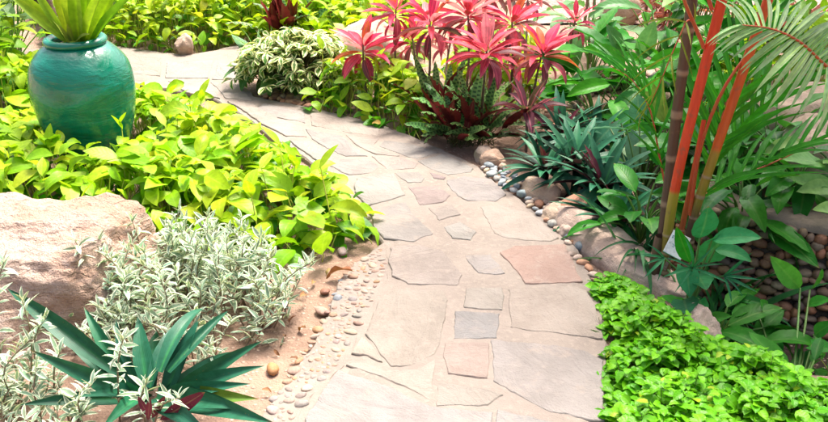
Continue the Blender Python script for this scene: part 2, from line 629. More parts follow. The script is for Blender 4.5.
def build_ground():
    xs = np.concatenate([np.linspace(-60, -4, 15)[:-1], np.linspace(-4, 4.6, 190), np.linspace(4.6, 60, 15)[1:]])
    ys = np.concatenate([np.linspace(-20, 1.2, 9)[:-1], np.linspace(1.2, 9.5, 190), np.linspace(9.5, 80, 18)[1:]])
    V = [(x, y, terrain(x, y)) for y in ys for x in xs]
    nx, ny = len(xs), len(ys)
    F = [(j * nx + i, j * nx + i + 1, (j + 1) * nx + i + 1, (j + 1) * nx + i) for j in range(ny - 1) for i in range(nx - 1)]
    k = NT('garden_soil')
    pos = k.pos()
    n1, n2 = k.noise(pos, 3.0, 6.0, 0.65), k.noise(pos, 22.0, 6.0, 0.7)
    c = k.mix(k.ramp(n1, 0.35, 0.65), (0.34, 0.225, 0.16), (0.235, 0.148, 0.105))
    c = k.mix(k.ramp(n2, 0.5, 0.75), c, (0.42, 0.30, 0.21))
    sx = k.n('ShaderNodeSeparateXYZ')
    k.put(sx.inputs[0], pos)
    hollow_mask = k.ramp(k.math('ADD', sx.outputs[2], k.math('MULTIPLY', k.math('SUBTRACT', n1, 0.5), 0.06)), -0.14, -0.02, 1.0, 0.0)
    c = k.mix(hollow_mask, c, k.mix(k.ramp(n2, 0.4, 0.7), (0.045, 0.028, 0.02), (0.10, 0.06, 0.04)))     # darker brown soil low in the hollow
    vo = k.n('ShaderNodeTexVoronoi')
    k.put(vo.inputs['Vector'], pos)
    vo.inputs['Scale'].default_value = 55.0
    g = k.ramp(vo.outputs['Distance'], 0.1, 0.45, 1.0, 0.0)
    sel = k.n('ShaderNodeSeparateColor')
    k.put(sel.inputs[0], vo.outputs['Color'])
    g = k.math('MULTIPLY', g, k.ramp(sel.outputs[0], 0.62, 0.66))
    c = k.mix(g, c, k.mix(sel.outputs[1], (0.42, 0.28, 0.2), (0.5, 0.42, 0.34)))
    h = k.math('ADD', k.math('ADD', k.math('MULTIPLY', n2, 0.7), k.math('MULTIPLY', g, 0.6)), k.noise(pos, 110.0, 4.0))
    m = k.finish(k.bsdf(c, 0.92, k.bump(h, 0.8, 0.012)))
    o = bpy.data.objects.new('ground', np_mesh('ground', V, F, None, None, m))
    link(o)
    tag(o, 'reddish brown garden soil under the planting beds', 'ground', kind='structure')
    return o


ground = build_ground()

# ------------------------------------------------------------------ path, flagstones, pebble edging
path_px = [(240, 470), (268, 440), (297, 422), (310, 400), (340, 370), (358, 335), (370, 310), (383, 287), (387, 265), (383, 247),
           (372, 232), (362, 215), (348, 197), (328, 180), (303, 160), (276, 143), (246, 120), (212, 100), (178, 93), (148, 88), (112, 82), (60, 82), (0, 82), (-40, 80),
           (-40, 60), (20, 52), (70, 49), (118, 48), (160, 54), (186, 57), (212, 53), (236, 47), (262, 50), (262, 60), (246, 66),
           (242, 76), (244, 88), (256, 99), (280, 104), (312, 110), (345, 118), (382, 127), (415, 140), (442, 152), (476, 168), (497, 185),
           (520, 202), (538, 216), (556, 233), (570, 244), (583, 263), (590, 282), (600, 303), (606, 330), (607, 360), (606, 422), (604, 470)]


def densify(poly, step, amp, seed):
    out = []
    n = len(poly)
    for i in range(n):
        a, b = Vector(poly[i][:2]), Vector(poly[(i + 1) % n][:2])
        m = max(1, int((b - a).length / step))
        nrm = Vector(((b - a).y, -(b - a).x))
        if nrm.length > 0:
            nrm.normalize()
        for q in range(m):
            p = a.lerp(b, q / m)
            w = amp * (noise.noise(Vector((p.x * 14, p.y * 14, seed))) + 0.5 * noise.noise(Vector((p.x * 45, p.y * 45, seed + 3))))
            out.append(p + nrm * w)
    return out


def ccw(poly):
    s = sum(poly[i][0] * poly[(i + 1) % len(poly)][1] - poly[(i + 1) % len(poly)][0] * poly[i][1] for i in range(len(poly)))
    return poly if s > 0 else poly[::-1]


def slab_mesh(name, poly, top, bottom, bevel, mat, seed, cup=0.0):
    """slab with a worn, uneven arris: outline, lip and inset rings, capped"""
    bm = bmesh.new()
    n = len(poly)
    cx = sum(p[0] for p in poly) / n
    cy = sum(p[1] for p in poly) / n
    def ring(z, ins):
        r = []
        for i, p in enumerate(poly):
            a, b = Vector(poly[i - 1][:2]), Vector(poly[(i + 1) % n][:2])
            t = (b - a)
            nrm = Vector((-t.y, t.x)).normalized() if t.length > 0 else Vector((0, 0))
            k = ins * (0.6 + 0.8 * abs(noise.noise(Vector((p[0] * 30, p[1] * 30, seed)))))
            q = Vector(p[:2]) + nrm * k
            zz = z + (0.0015 * noise.noise(Vector((q.x * 9, q.y * 9, seed))) if z > bottom else 0)
            r.append(bm.verts.new((q.x, q.y, zz)))
        return r
    r0, r1, r2 = ring(bottom, 0), ring(top - bevel * 0.8, bevel * 0.15), ring(top, bevel)
    for a, b in ((r0, r1), (r1, r2)):
        for i in range(n):
            j = (i + 1) % n
            bm.faces.new((a[i], a[j], b[j], b[i]))
    for tri in tessellate_polygon([[v.co for v in r2]]):
        try:
            f = bm.faces.new([r2[i] for i in tri])
        except ValueError:
            pass
    bmesh.ops.recalc_face_normals(bm, faces=bm.faces)
    me = bpy.data.meshes.new(name)
    bm.to_mesh(me)
    bm.free()
    me.materials.append(mat)
    return me


# mortar
k = NT('path_mortar')
pos = k.pos()
n1, n2 = k.noise(pos, 4.0, 5.0), k.noise(pos, 40.0, 6.0, 0.7)
c = k.mix(k.ramp(n1, 0.35, 0.65), (0.275, 0.231, 0.191), (0.228, 0.19, 0.158))
c = k.mix(k.ramp(n2, 0.48, 0.7), c, (0.315, 0.26, 0.214))
c = k.mix(k.math('MULTIPLY', k.ramp(k.noise(pos, 1.3, 3.0), 0.45, 0.65), 0.5), c, (0.24, 0.20, 0.17))
h = k.math('ADD', n2, k.math('MULTIPLY', k.noise(pos, 170.0, 4.0, 0.75), 0.7))
M_MORTAR = k.finish(k.bsdf(c, 0.9, k.bump(h, 0.55, 0.008)))

pp = [G(*q) for q in path_px]
path_xy = ccw([(p.x, p.y) for p in pp])
pp = densify(path_xy, 0.035, 0.014, 1.0)
path = bpy.data.objects.new('path', slab_mesh('path', pp, 0.017, -0.08, 0.010, M_MORTAR, 2.0))
link(path)
tag(path, 'pale crazy-paved flagstone path curving up through the garden', 'path', kind='structure')

# flagstone material: riven sandstone
k = NT('flagstone')
co = k.pos()
oi = k.n('ShaderNodeObjectInfo')
n1, n2, n3 = k.noise(co, 5.0, 5.0, 0.6, 0.5), k.noise(co, 24.0, 6.0, 0.65), k.noise(co, 150.0, 4.0, 0.7)
c = k.mix(k.ramp(n1, 0.3, 0.7), oi.outputs['Color'], k.mix(1.0, oi.outputs['Color'], (0.80, 0.78, 0.77), 'MULTIPLY'))
c = k.mix(k.math('MULTIPLY', k.ramp(n2, 0.5, 0.7), 0.5), c, k.mix(0.5, oi.outputs['Color'], (0.31, 0.265, 0.225)))
c = k.mix(k.math('MULTIPLY', k.ramp(n3, 0.55, 0.75), 0.3), c, k.mix(1.0, c, (0.6, 0.57, 0.55), 'MULTIPLY'))
# dust of mortar lodged in the riven surface
c = k.mix(k.math('MULTIPLY', k.ramp(k.noise(co, 9.0, 5.0, 0.7), 0.52, 0.68), 0.55), c, (0.31, 0.256, 0.21))
mp = k.n('ShaderNodeVectorRotate', rotation_type='Z_AXIS')
k.put(mp.inputs['Vector'], co)
#
k.put(mp.inputs['Angle'], k.math('MULTIPLY', oi.outputs['Random'], 6.0))
m2 = k.n('ShaderNodeMapping')
k.put(m2.inputs[0], mp.outputs[0])
m2.inputs['Scale'].default_value = (2.6, 5.0, 4.0)
mp = m2
rv = k.noise(mp.outputs[0], 2.2, 6.0, 0.62, 1.2)
h = k.math('ADD', k.math('ADD', k.math('MULTIPLY', rv, 1.1), k.math('MULTIPLY', n2, 0.5)), k.math('MULTIPLY', n3, 0.25))
M_FLAG = k.finish(k.bsdf(c, 0.85, k.bump(h, 0.8, 0.016)))

BEI, GRY, BLU, PNK, PUR, CRM = (0.275, 0.238, 0.203), (0.252, 0.232, 0.211), (0.222, 0.215, 0.202), (0.295, 0.20, 0.162), (0.225, 0.18, 0.168), (0.305, 0.26, 0.213)
flags = [
    (GRY, [(492, 339), (540, 343), (585, 350), (604, 360), (603, 420), (575, 417), (551, 412), (522, 398), (493, 381)]),
    (PNK, [(446, 343), (489, 343), (489, 363), (486, 378), (448, 373), (443, 356)], 0.45),
    (BEI, [(438, 382), (478, 386), (504, 394), (489, 405), (436, 405)]),
    (BLU, [(498, 409), (553, 421), (560, 450), (494, 450)]),
    (BLU, [(455, 311), (500, 313), (497, 338), (453, 339)]),
    (CRM, [(508, 289), (534, 287), (577, 286), (587, 291), (596, 304), (603, 330), (602, 338), (585, 337), (534, 331), (510, 327)]),
    (PNK, [(500, 252), (515, 245), (565, 244), (571, 257), (582, 281), (557, 283), (525, 283)]),
    (BEI, [(480, 207), (506, 203), (532, 213), (547, 226), (558, 237), (552, 241), (526, 240), (505, 238), (493, 233), (487, 220)]),
    (GRY, [(446, 180), (464, 176), (491, 179), (506, 194), (495, 201), (468, 201), (458, 196), (450, 189)]),
    (GRY, [(417, 161), (443, 154), (474, 168), (472, 172), (448, 175), (430, 169)]),
    (PUR, [(429, 172), (446, 177), (444, 179), (434, 178)]),
    (GRY, [(395, 173), (419, 172), (425, 178), (421, 182), (407, 183)]),
    (PUR, [(408, 187), (438, 185), (450, 195), (442, 202), (420, 205)]),
    (PUR, [(428, 208), (452, 204), (461, 214), (439, 220)], 0.5),
    (GRY, [(444, 227), (460, 221), (477, 232), (471, 240), (452, 238)]),
    (BLU, [(368, 209), (406, 202), (416, 216), (433, 234), (413, 241), (384, 238), (374, 226)], 0.6),
    (GRY, [(356, 178), (394, 173), (406, 195), (385, 201), (368, 205), (354, 191)]),
    (BEI, [(372, 156), (404, 158), (418, 163), (414, 168), (388, 170), (381, 164)]),
    (GRY, [(338, 159), (369, 159), (380, 167), (372, 173), (350, 175), (334, 168)]),
    (BEI, [(390, 246), (420, 245), (444, 251), (463, 275), (458, 285), (408, 283), (392, 275), (389, 257)]),
    (GRY, [(463, 255), (491, 254), (505, 273), (497, 275), (478, 273)]),
    (BEI, [(466, 288), (502, 287), (505, 293), (503, 310), (483, 310), (464, 307)]),
    (BEI, [(393, 289), (444, 290), (446, 300), (443, 325), (437, 352), (418, 364), (391, 366), (376, 347), (366, 333), (372, 312), (382, 296)]),
    (CRM, [(362, 337), (372, 344), (382, 362), (363, 355), (351, 353)]),
    (BEI, [(350, 358), (384, 369), (419, 369), (435, 359), (433, 394), (430, 400), (412, 390), (376, 375), (346, 364)], 0.7),
    (GRY, [(338, 369), (374, 381), (413, 397), (430, 406), (478, 411), (493, 412), (489, 450), (300, 450), (305, 418), (315, 403), (330, 380)]),
    (GRY, [(379, 146), (384, 140), (410, 143), (438, 152), (418, 159), (409, 157)]),
    (BEI, [(346, 135), (379, 138), (374, 145), (399, 156), (376, 154), (359, 147)]),
    (GRY, [(305, 129), (341, 135), (355, 147), (368, 156), (346, 156), (326, 148), (311, 138)]),
    (BEI, [(311, 113), (345, 120), (379, 129), (378, 136), (346, 132), (311, 125)]),
    (GRY, [(264, 103), (305, 112), (305, 123), (276, 117), (257, 108)]),
    (BEI, [(256, 111), (303, 127), (307, 137), (286, 136), (263, 124), (247, 113)]),
    (GRY, [(289, 140), (311, 141), (339, 157), (340, 170), (315, 159)]),
    (GRY, [(218, 63), (240, 65), (238, 80), (212, 79)]),
    (BEI, [(211, 82), (238, 84), (252, 100), (226, 98)]),
    (GRY, [(167, 62), (214, 60), (208, 78), (165, 78)]),
    (BEI, [(118, 53), (162, 58), (161, 76), (118, 72)]),
    (GRY, [(168, 81), (206, 82), (220, 98), (186, 92)]),
    (BEI, [(70, 54), (114, 53), (114, 72), (66, 73)]),
    (BEI, [(228, 101), (252, 103), (282, 120), (262, 122)]),
]
for i, fl in enumerate(flags):
    tint, poly = fl[0], fl[1]
    if len(fl) > 2:
        tint = lerp(BEI, tint, fl[2])
    w = [G(x, y, 0.025) for x, y in poly]
    w = densify(ccw([(p.x, p.y) for p in w]), 0.014, 0.0085, i * 7.7)
    me = slab_mesh('flagstone', w, 0.0252 + RNG.uniform(-0.0008, 0.0012), 0.005, 0.004, M_FLAG, i * 3.1)
    o = bpy.data.objects.new('flagstone', me)
    o.color = (*jit(tint, 0.05), 1)
    link(o, path)

# trowelled mortar between the stones: uneven, here and there smeared over their edges
def poly_np(X, Y, poly):
    """inside test and distance to the outline for arrays of points"""
    ins = np.zeros(X.shape, bool)
    dist = np.full(X.shape, 9.0)
    for i in range(len(poly)):
        x1, y1 = poly[i][0], poly[i][1]
        x2, y2 = poly[i - 1][0], poly[i - 1][1]
        if y1 != y2:
            ins ^= ((y1 > Y) != (y2 > Y)) & (X < (x2 - x1) * (Y - y1) / (y2 - y1) + x1)
        L2 = (x2 - x1) ** 2 + (y2 - y1) ** 2 + 1e-12
        t = np.clip(((X - x1) * (x2 - x1) + (Y - y1) * (y2 - y1)) / L2, 0, 1)
        dist = np.minimum(dist, np.hypot(X - x1 - t * (x2 - x1), Y - y1 - t * (y2 - y1)))
    return ins, dist


gx, gy = np.meshgrid(np.arange(-3.2, 0.75, 0.016), np.arange(1.75, 6.9, 0.016))
ins, dist = poly_np(gx, gy, path_xy)
Z = np.array([noise.noise(Vector((a * 8, b_ * 8, 2))) * 0.0042 + noise.noise(Vector((a * 27, b_ * 27, 7))) * 0.0016 + noise.noise(Vector((a * 60, b_ * 60, 4))) * 0.0007
              for a, b_ in zip(gx[ins], gy[ins])])
zz = np.full(gx.shape, 0.0)
zz[ins] = 0.0222 + Z
edge = np.clip((dist - 0.02) / 0.05, 0, 1)
zz = 0.012 + (zz - 0.012) * edge
for fl in flags:
    w = [(q.x, q.y) for q in (G(x, y, 0.025) for x, y in fl[1])]
    i0, d0 = poly_np(gx, gy, w)
    deep = i0 & (d0 > 0.012)
    zz[deep] = np.minimum(zz[deep], 0.0225 - np.clip((d0[deep] - 0.012) / 0.02, 0, 1) * 0.008)
ids = np.full(gx.shape, -1, int)
ids[ins] = np.arange(ins.sum())
quad = ins[:-1, :-1] & ins[1:, :-1] & ins[:-1, 1:] & ins[1:, 1:]
Fq = np.stack([ids[:-1, :-1][quad], ids[:-1, 1:][quad], ids[1:, 1:][quad], ids[1:, :-1][quad]], 1)
mo = bpy.data.objects.new('mortar', np_mesh('mortar', np.stack([gx[ins], gy[ins], zz[ins]], 1), Fq, None, None, M_MORTAR))
link(mo, path)

# pebbles: shared meshes
k = NT('pebble_stone')
co = k.obj_co()
oi = k.n('ShaderNodeObjectInfo')
nn = k.noise(co, 2.2, 5.0, 0.6)
c = k.mix(k.ramp(nn, 0.35, 0.7), oi.outputs['Color'], k.mix(1.0, oi.outputs['Color'], (0.72, 0.7, 0.68), 'MULTIPLY'))
c = k.mix(k.math('MULTIPLY', k.ramp(k.noise(co, 14.0, 3.0), 0.55, 0.72), 0.4), c, k.mix(1.0, c, (1.35, 1.3, 1.25), 'MULTIPLY'))
M_PEB = k.finish(k.bsdf(c, 0.62, k.bump(k.noise(co, 9.0, 5.0, 0.7), 0.25, 0.05)))
PEB = []
for s in range(7):
    bm = bmesh.new()
    bmesh.ops.create_icosphere(bm, subdivisions=3 if s < 4 else 2, radius=1.0)
    ex = 0.5 + 0.12 * s % 0.4
    for v in bm.verts:
        q = v.co.copy()
        f = 1 + 0.22 * noise.noise(q * 0.9 + Vector((s * 9.1, 0, 0))) + 0.08 * noise.noise(q * 2.1 + Vector((0, s * 5.0, 0)))
        v.co = q * f
    for f in bm.faces:
        f.smooth = True
    me = bpy.data.meshes.new('pebble')
    bm.to_mesh(me)
    bm.free()
    me.materials.append(M_PEB)
    PEB.append(me)


def pebble(name, loc, size, tint, parent=None, r=RNG, flat=0.55, kind=None, tilt=0.25):
    o = bpy.data.objects.new(name, r.choice(PEB))
    o.location = loc
    o.rotation_euler = (r.uniform(-tilt, tilt), r.uniform(-tilt, tilt), r.uniform(0, 6.28))
    o.scale = (size * r.uniform(0.9, 1.25), size * r.uniform(0.65, 0.95), size * flat * r.uniform(0.8, 1.15))
    o.color = (*tint, 1)
    link(o, parent)
    return o


def in_poly(x, y, poly):
    c = False
    n = len(poly)
    for i in range(n):
        x1, y1 = poly[i][0], poly[i][1]
        x2, y2 = poly[i - 1][0], poly[i - 1][1]
        if (y1 > y) != (y2 > y) and x < (x2 - x1) * (y - y1) / (y2 - y1) + x1:
            c = not c
    return c


# pebbles set in mortar along the left edge
edge_px = [(246, 460), (258, 425), (272, 404), (293, 376), (314, 345), (328, 318), (334, 298), (341, 280), (355, 267), (372, 252), (386, 245),
           (392, 266), (388, 290), (376, 312), (362, 338), (344, 372), (314, 402), (302, 424), (286, 460)]
ew = [G(*q) for q in edge_px]
ew = densify(ccw([(p.x, p.y) for p in ew]), 0.03, 0.012, 9.0)
edging = bpy.data.objects.new('pebble_edging', slab_mesh('pebble_edging', ew, 0.016, -0.06, 0.008, M_MORTAR, 5.0))
link(edging)
tag(edging, 'mortar strip set with small pebbles along the left path edge', 'path edging', kind='structure')
PC = [(0.38, 0.28, 0.20), (0.36, 0.22, 0.14), (0.33, 0.26, 0.21), (0.40, 0.31, 0.24), (0.27, 0.23, 0.20), (0.38, 0.21, 0.11), (0.31, 0.20, 0.15)]
r = random.Random(4)
placed = []
inner = [(p.x, p.y) for p in [G(*q) for q in [(256, 430), (270, 407), (291, 376), (312, 345), (326, 318), (333, 299), (340, 283), (354, 270), (380, 252), (386, 266), (381, 288), (368, 311), (354, 338), (336, 369), (307, 398), (290, 430)]]]
xs_, ys_ = [p[0] for p in inner], [p[1] for p in inner]
for _ in range(9000):
    x, y = r.uniform(min(xs_), max(xs_)), r.uniform(min(ys_), max(ys_))
    s = r.choice((0.007, 0.009, 0.011, 0.014, 0.017, 0.022))
    if in_poly(x, y, inner) and all((x - a) ** 2 + (y - b) ** 2 > ((s + c) * 0.98) ** 2 for a, b, c in placed):
        placed.append((x, y, s))
        if len(placed) >= 190:
            break
for x, y, s in placed:
    tc = jit(r.choice(PC), 0.12, r)
    if r.random() < 0.015:
        tc = (0.20, 0.22, 0.24)
    pebble('pebble', (x, y, 0.0150), s, tc, edging, r, 0.5)

# ------------------------------------------------------------------ rocks
M['sandstone'] = rock_material('sandstone', (0.47, 0.36, 0.28), (0.36, 0.23, 0.155), (0.52, 0.44, 0.37), 3.0, 0.35)
M['rust_rock'] = rock_material('iron_stained_rock', (0.52, 0.385, 0.31), (0.46, 0.285, 0.195), (0.55, 0.455, 0.39), 2.6, 0.6, bump=2.0)
M['tan_rock'] = rock_material('tan_rock', (0.46, 0.34, 0.245), (0.36, 0.25, 0.17), (0.50, 0.40, 0.31), 4.0, 0.25)
M['pink_rock'] = rock_material('pink_rock', (0.50, 0.375, 0.30), (0.42, 0.30, 0.235), (0.54, 0.44, 0.36), 4.0, 0.2)
M['terra_rock'] = rock_material('terracotta_rock', (0.44, 0.22, 0.13), (0.36, 0.17, 0.10), (0.50, 0.32, 0.22), 6.0, 0.2)


def rock_mesh(name, size, seed, mat, sub=5, cuts=9, rough=0.09, cutmin=0.62, extra=()):
    r = random.Random(seed)
    bm = bmesh.new()
    bmesh.ops.create_icosphere(bm, subdivisions=sub, radius=1.0)
    planes = []
    for _ in range(cuts):
        d = Vector((r.gauss(0, 1), r.gauss(0, 1), r.gauss(0, 0.8))).normalized()
        planes.append((d, r.uniform(cutmin, 0.92)))
    planes += [(Vector(d).normalized(), l) for d, l in extra]
    off = Vector((seed * 3.7, seed * 1.3, 0))
    for v in bm.verts:
        q = v.co.copy()
        for d, lim in planes:
            e = q.dot(d) - lim
            if e > 0:
                q -= d * e * 0.92
        n0 = q.normalized()
        q += n0 * (rough * noise.noise(q * 1.7 + off) + rough * 0.55 * noise.noise(q * 4.3 + off) + rough * 0.28 * noise.noise(q * 9.7 + off)
                   + rough * 0.12 * noise.noise(q * 21 + off))
        v.co = Vector((q.x * size[0], q.y * size[1], q.z * size[2]))
    for f in bm.faces:
        f.smooth = True
    me = bpy.data.meshes.new(name)
    bm.to_mesh(me)
    bm.free()
    me.materials.append(mat)
    return me


def rock(name, label, cat, loc, size, seed, mat, rotz=0.0, tilt=(0, 0), group=None, sub=5, cuts=9, rough=0.09, cutmin=0.62, extra=()):
    o = bpy.data.objects.new(name, rock_mesh(name, size, seed, M[mat], sub, cuts, rough, cutmin, extra))
    o.location = loc
    o.rotation_euler = (tilt[0], tilt[1], rotz)
    link(o)
    tag(o, label, cat, group)
    return o


rock('boulder', 'huge pale orange boulder with flat top at the left edge', 'boulder', (-1.40, 2.80, 0.02), (0.62, 0.46, 0.50), 3, 'rust_rock', 0.1, (0.0, 0.04), sub=6, cuts=7, rough=0.135, cutmin=0.78,
     extra=(((0.03, 0.0, 1), 0.60), ((0.1, -1, 0.35), 0.66), ((1, -0.2, 0.6), 0.72)))
p = G(606, 255)
rock('boulder', 'long low pale boulder between path edge and palm base', 'boulder', (p.x + 0.03, p.y + 0.02, -0.02), (0.46, 0.125, 0.14), 8, 'pink_rock', R(-64), (0.05, 0), sub=5)
p = G(694, 335)
rock('boulder', 'small pinkish boulder poking out of the bright green groundcover', 'boulder', (p.x, p.y, 0.0), (0.105, 0.09, 0.12), 12, 'pink_rock', 0.5)
p = G(362, 84)
rock('boulder', 'pale cream boulder behind the single pink cordyline', 'boulder', (p.x + 0.05, p.y + 0.15, 0.08), (0.36, 0.26, 0.30), 15, 'sandstone', 0.2)
p = G(184, 56)
rock('stone', 'small rough beige stone on the far edge of the path', 'stone', (p.x, p.y, 0.07), (0.075, 0.07, 0.105), 21, 'sandstone', 0.7, sub=4, cuts=9, cutmin=0.5, rough=0.12)
p = P(792, 190, 3.75)
rock('boulder', 'large tan boulder at the right edge above the stone wall', 'boulder', (1.90, 3.80, 0.10), (0.36, 0.32, 0.34), 26, 'tan_rock', 0.4, (0.0, -0.25))
rock('boulder', 'tan boulder behind the palm fronds at the right edge', 'boulder', (2.05, 4.5, 0.10), (0.34, 0.30, 0.26), 31, 'tan_rock', 0.9, (0, -0.2))
for lab, (x, y), s, sd, mt in (
        ('cream stone at the foot of the spotted-leaf plants, nearest the path', (492, 166), (0.075, 0.06, 0.07), 41, 'sandstone'),
        ('cream stone behind another, between spotted-leaf plants and boat lilies', (484, 160), (0.07, 0.05, 0.055), 43, 'sandstone'),
        ('tan edging stone under the dark boat lilies beside grey pebbles', (541, 199), (0.12, 0.085, 0.09), 44, 'tan_rock'),
        ('rust brown edging stone under the drooping boat lily leaves', (578, 219), (0.12, 0.10, 0.09), 46, 'terra_rock'),
        ('pale edging stone touching the top of the long boulder', (558, 222), (0.10, 0.07, 0.075), 48, 'tan_rock'),
        ('small tan edging stone beside the path opposite the pink flagstone', (574, 236), (0.07, 0.055, 0.05), 50, 'pink_rock')):
    p = G(x, y)
    rock('edging_stone', lab, 'stone', (p.x, p.y, 0.02), s, sd, mt, sd * 0.7, sub=4, cuts=7)

# loose river pebbles between path and boat lilies
r = random.Random(21)
GP = [(0.36, 0.40, 0.42), (0.42, 0.44, 0.44), (0.30, 0.36, 0.40), (0.50, 0.48, 0.44)]
WP = [(0.54, 0.42, 0.32), (0.50, 0.36, 0.25), (0.50, 0.26, 0.15)]
band = [(G(x, y).x, G(x, y).y) for x, y in [(480, 170), (493, 165), (515, 178), (538, 196), (556, 212), (575, 234), (570, 243), (556, 233), (538, 217), (520, 203), (500, 187)]]
xs_, ys_ = [p[0] for p in band], [p[1] for p in band]
placed = []
for _ in range(20000):
    x, y = r.uniform(min(xs_), max(xs_)), r.uniform(min(ys_), max(ys_))
    s = r.choice((0.016, 0.02, 0.024, 0.03))
    if in_poly(x, y, band) and all((x - a) ** 2 + (y - b) ** 2 > ((s + c) * 0.86) ** 2 for a, b, c in placed):
        placed.append((x, y, s))
        if len(placed) >= 85:
            break
for x, y, s in placed:
    far = y > 3.72
    if r.random() < (0.78 if far else 0.4):
        o = pebble('river_pebble', (x, y, 0.02 + s * 0.3), s, jit(r.choice(GP), 0.12, r), None, r, 0.62)
        tag(o, 'smooth blue-grey river pebble in the loose row between path and boat lilies', 'pebble', 'grey river pebbles beside the path')
    else:
        o = pebble('river_pebble', (x, y, 0.02 + s * 0.3), s, jit(r.choice(WP), 0.12, r), None, r, 0.62)
        tag(o, 'warm cream or orange river pebble in the loose row between path and boat lilies', 'pebble', 'orange river pebbles beside the path')
for i, (x, y, s, t) in enumerate([(572, 262, 0.02, 0), (577, 267, 0.024, 1), (583, 272, 0.02, 1), (567, 258, 0.018, 0), (588, 279, 0.02, 0), (575, 250, 0.03, 2), (563, 247, 0.02, 0), (569, 246, 0.018, 1)]):
    p = G(x, y)
    o = pebble('river_pebble', (p.x + 0.02, p.y, 0.02), s, ((0.52, 0.40, 0.32), (0.48, 0.25, 0.14), (0.2, 0.24, 0.27))[t], None, r, 0.62)
    if t == 2:
        tag(o, 'dark slate-grey pebble beside the corner of the pink flagstone', 'pebble')
    else:
        tag(o, 'warm pebble on the bare soil between the pink flagstone and the long boulder', 'pebble', 'pebbles beside the pink flagstone')
# terracotta pebbles below the cream-splashed shrub
placed = []
tb = [(G(x, y).x, G(x, y).y) for x, y in [(262, 95), (300, 94), (322, 103), (310, 109), (280, 103), (264, 99)]]
for _ in range(9000):
    x, y = r.uniform(min(q[0] for q in tb), max(q[0] for q in tb)), r.uniform(min(q[1] for q in tb), max(q[1] for q in tb))
    s = r.choice((0.02, 0.026, 0.032))
    if in_poly(x, y, tb) and all((x - a) ** 2 + (y - b) ** 2 > ((s + c) * 0.8) ** 2 for a, b, c in placed):
        placed.append((x, y, s))
        if len(placed) >= 60:
            break
for x, y, s in placed:
    o = pebble('terracotta_pebble', (x, y, 0.012), s, jit(r.choice([(0.50, 0.27, 0.17), (0.52, 0.36, 0.26), (0.42, 0.2, 0.12)]), 0.12, r), None, r, 0.6)
    tag(o, 'terracotta pebble under the cream-splashed shrub where the path turns', 'pebble', 'terracotta pebbles at the path bend')
# odd stones lying on the left soil strip
for lab, (x, y), s, t in (('orange stone on bare soil beside the boat lily tips', (273, 370), 0.032, (0.52, 0.26, 0.10)),
                          ('dark red-brown stone on soil below the lime leaves', (325, 292), 0.022, (0.34, 0.16, 0.10)),
                          ('pinkish stone on soil left of the pebble strip', (322, 312), 0.026, (0.46, 0.29, 0.22)),
                          ('rust-orange stone half hidden by the silver shrub', (268, 323), 0.025, (0.50, 0.22, 0.08)),
                          ('grey-pink stone at the corner of the lime groundcover', (343, 252), 0.026, (0.36, 0.27, 0.24))):
    p = G(x, y)
    tag(pebble('loose_stone', (p.x, p.y, 0.004), s, tuple(q * 0.85 for q in t), None, r, 0.5), lab, 'stone')

# ------------------------------------------------------------------ stacked stone walls round the hollow
k = NT('wall_core')
pos = k.pos()
c = k.mix(k.ramp(k.noise(pos, 12.0, 5.0), 0.35, 0.65), (0.10, 0.075, 0.055), (0.05, 0.038, 0.03))
M_CORE = k.finish(k.bsdf(c, 0.95, k.bump(k.noise(pos, 40.0, 5.0), 0.8, 0.02)))
k = NT('wall_cap')
pos = k.pos()
c = k.mix(k.ramp(k.noise(pos, 5.0, 5.0), 0.35, 0.65), (0.27, 0.21, 0.16), (0.16, 0.125, 0.09))
M_CAP = k.finish(k.bsdf(c, 0.95, k.bump(k.noise(pos, 50.0, 6.0), 0.7, 0.01)))


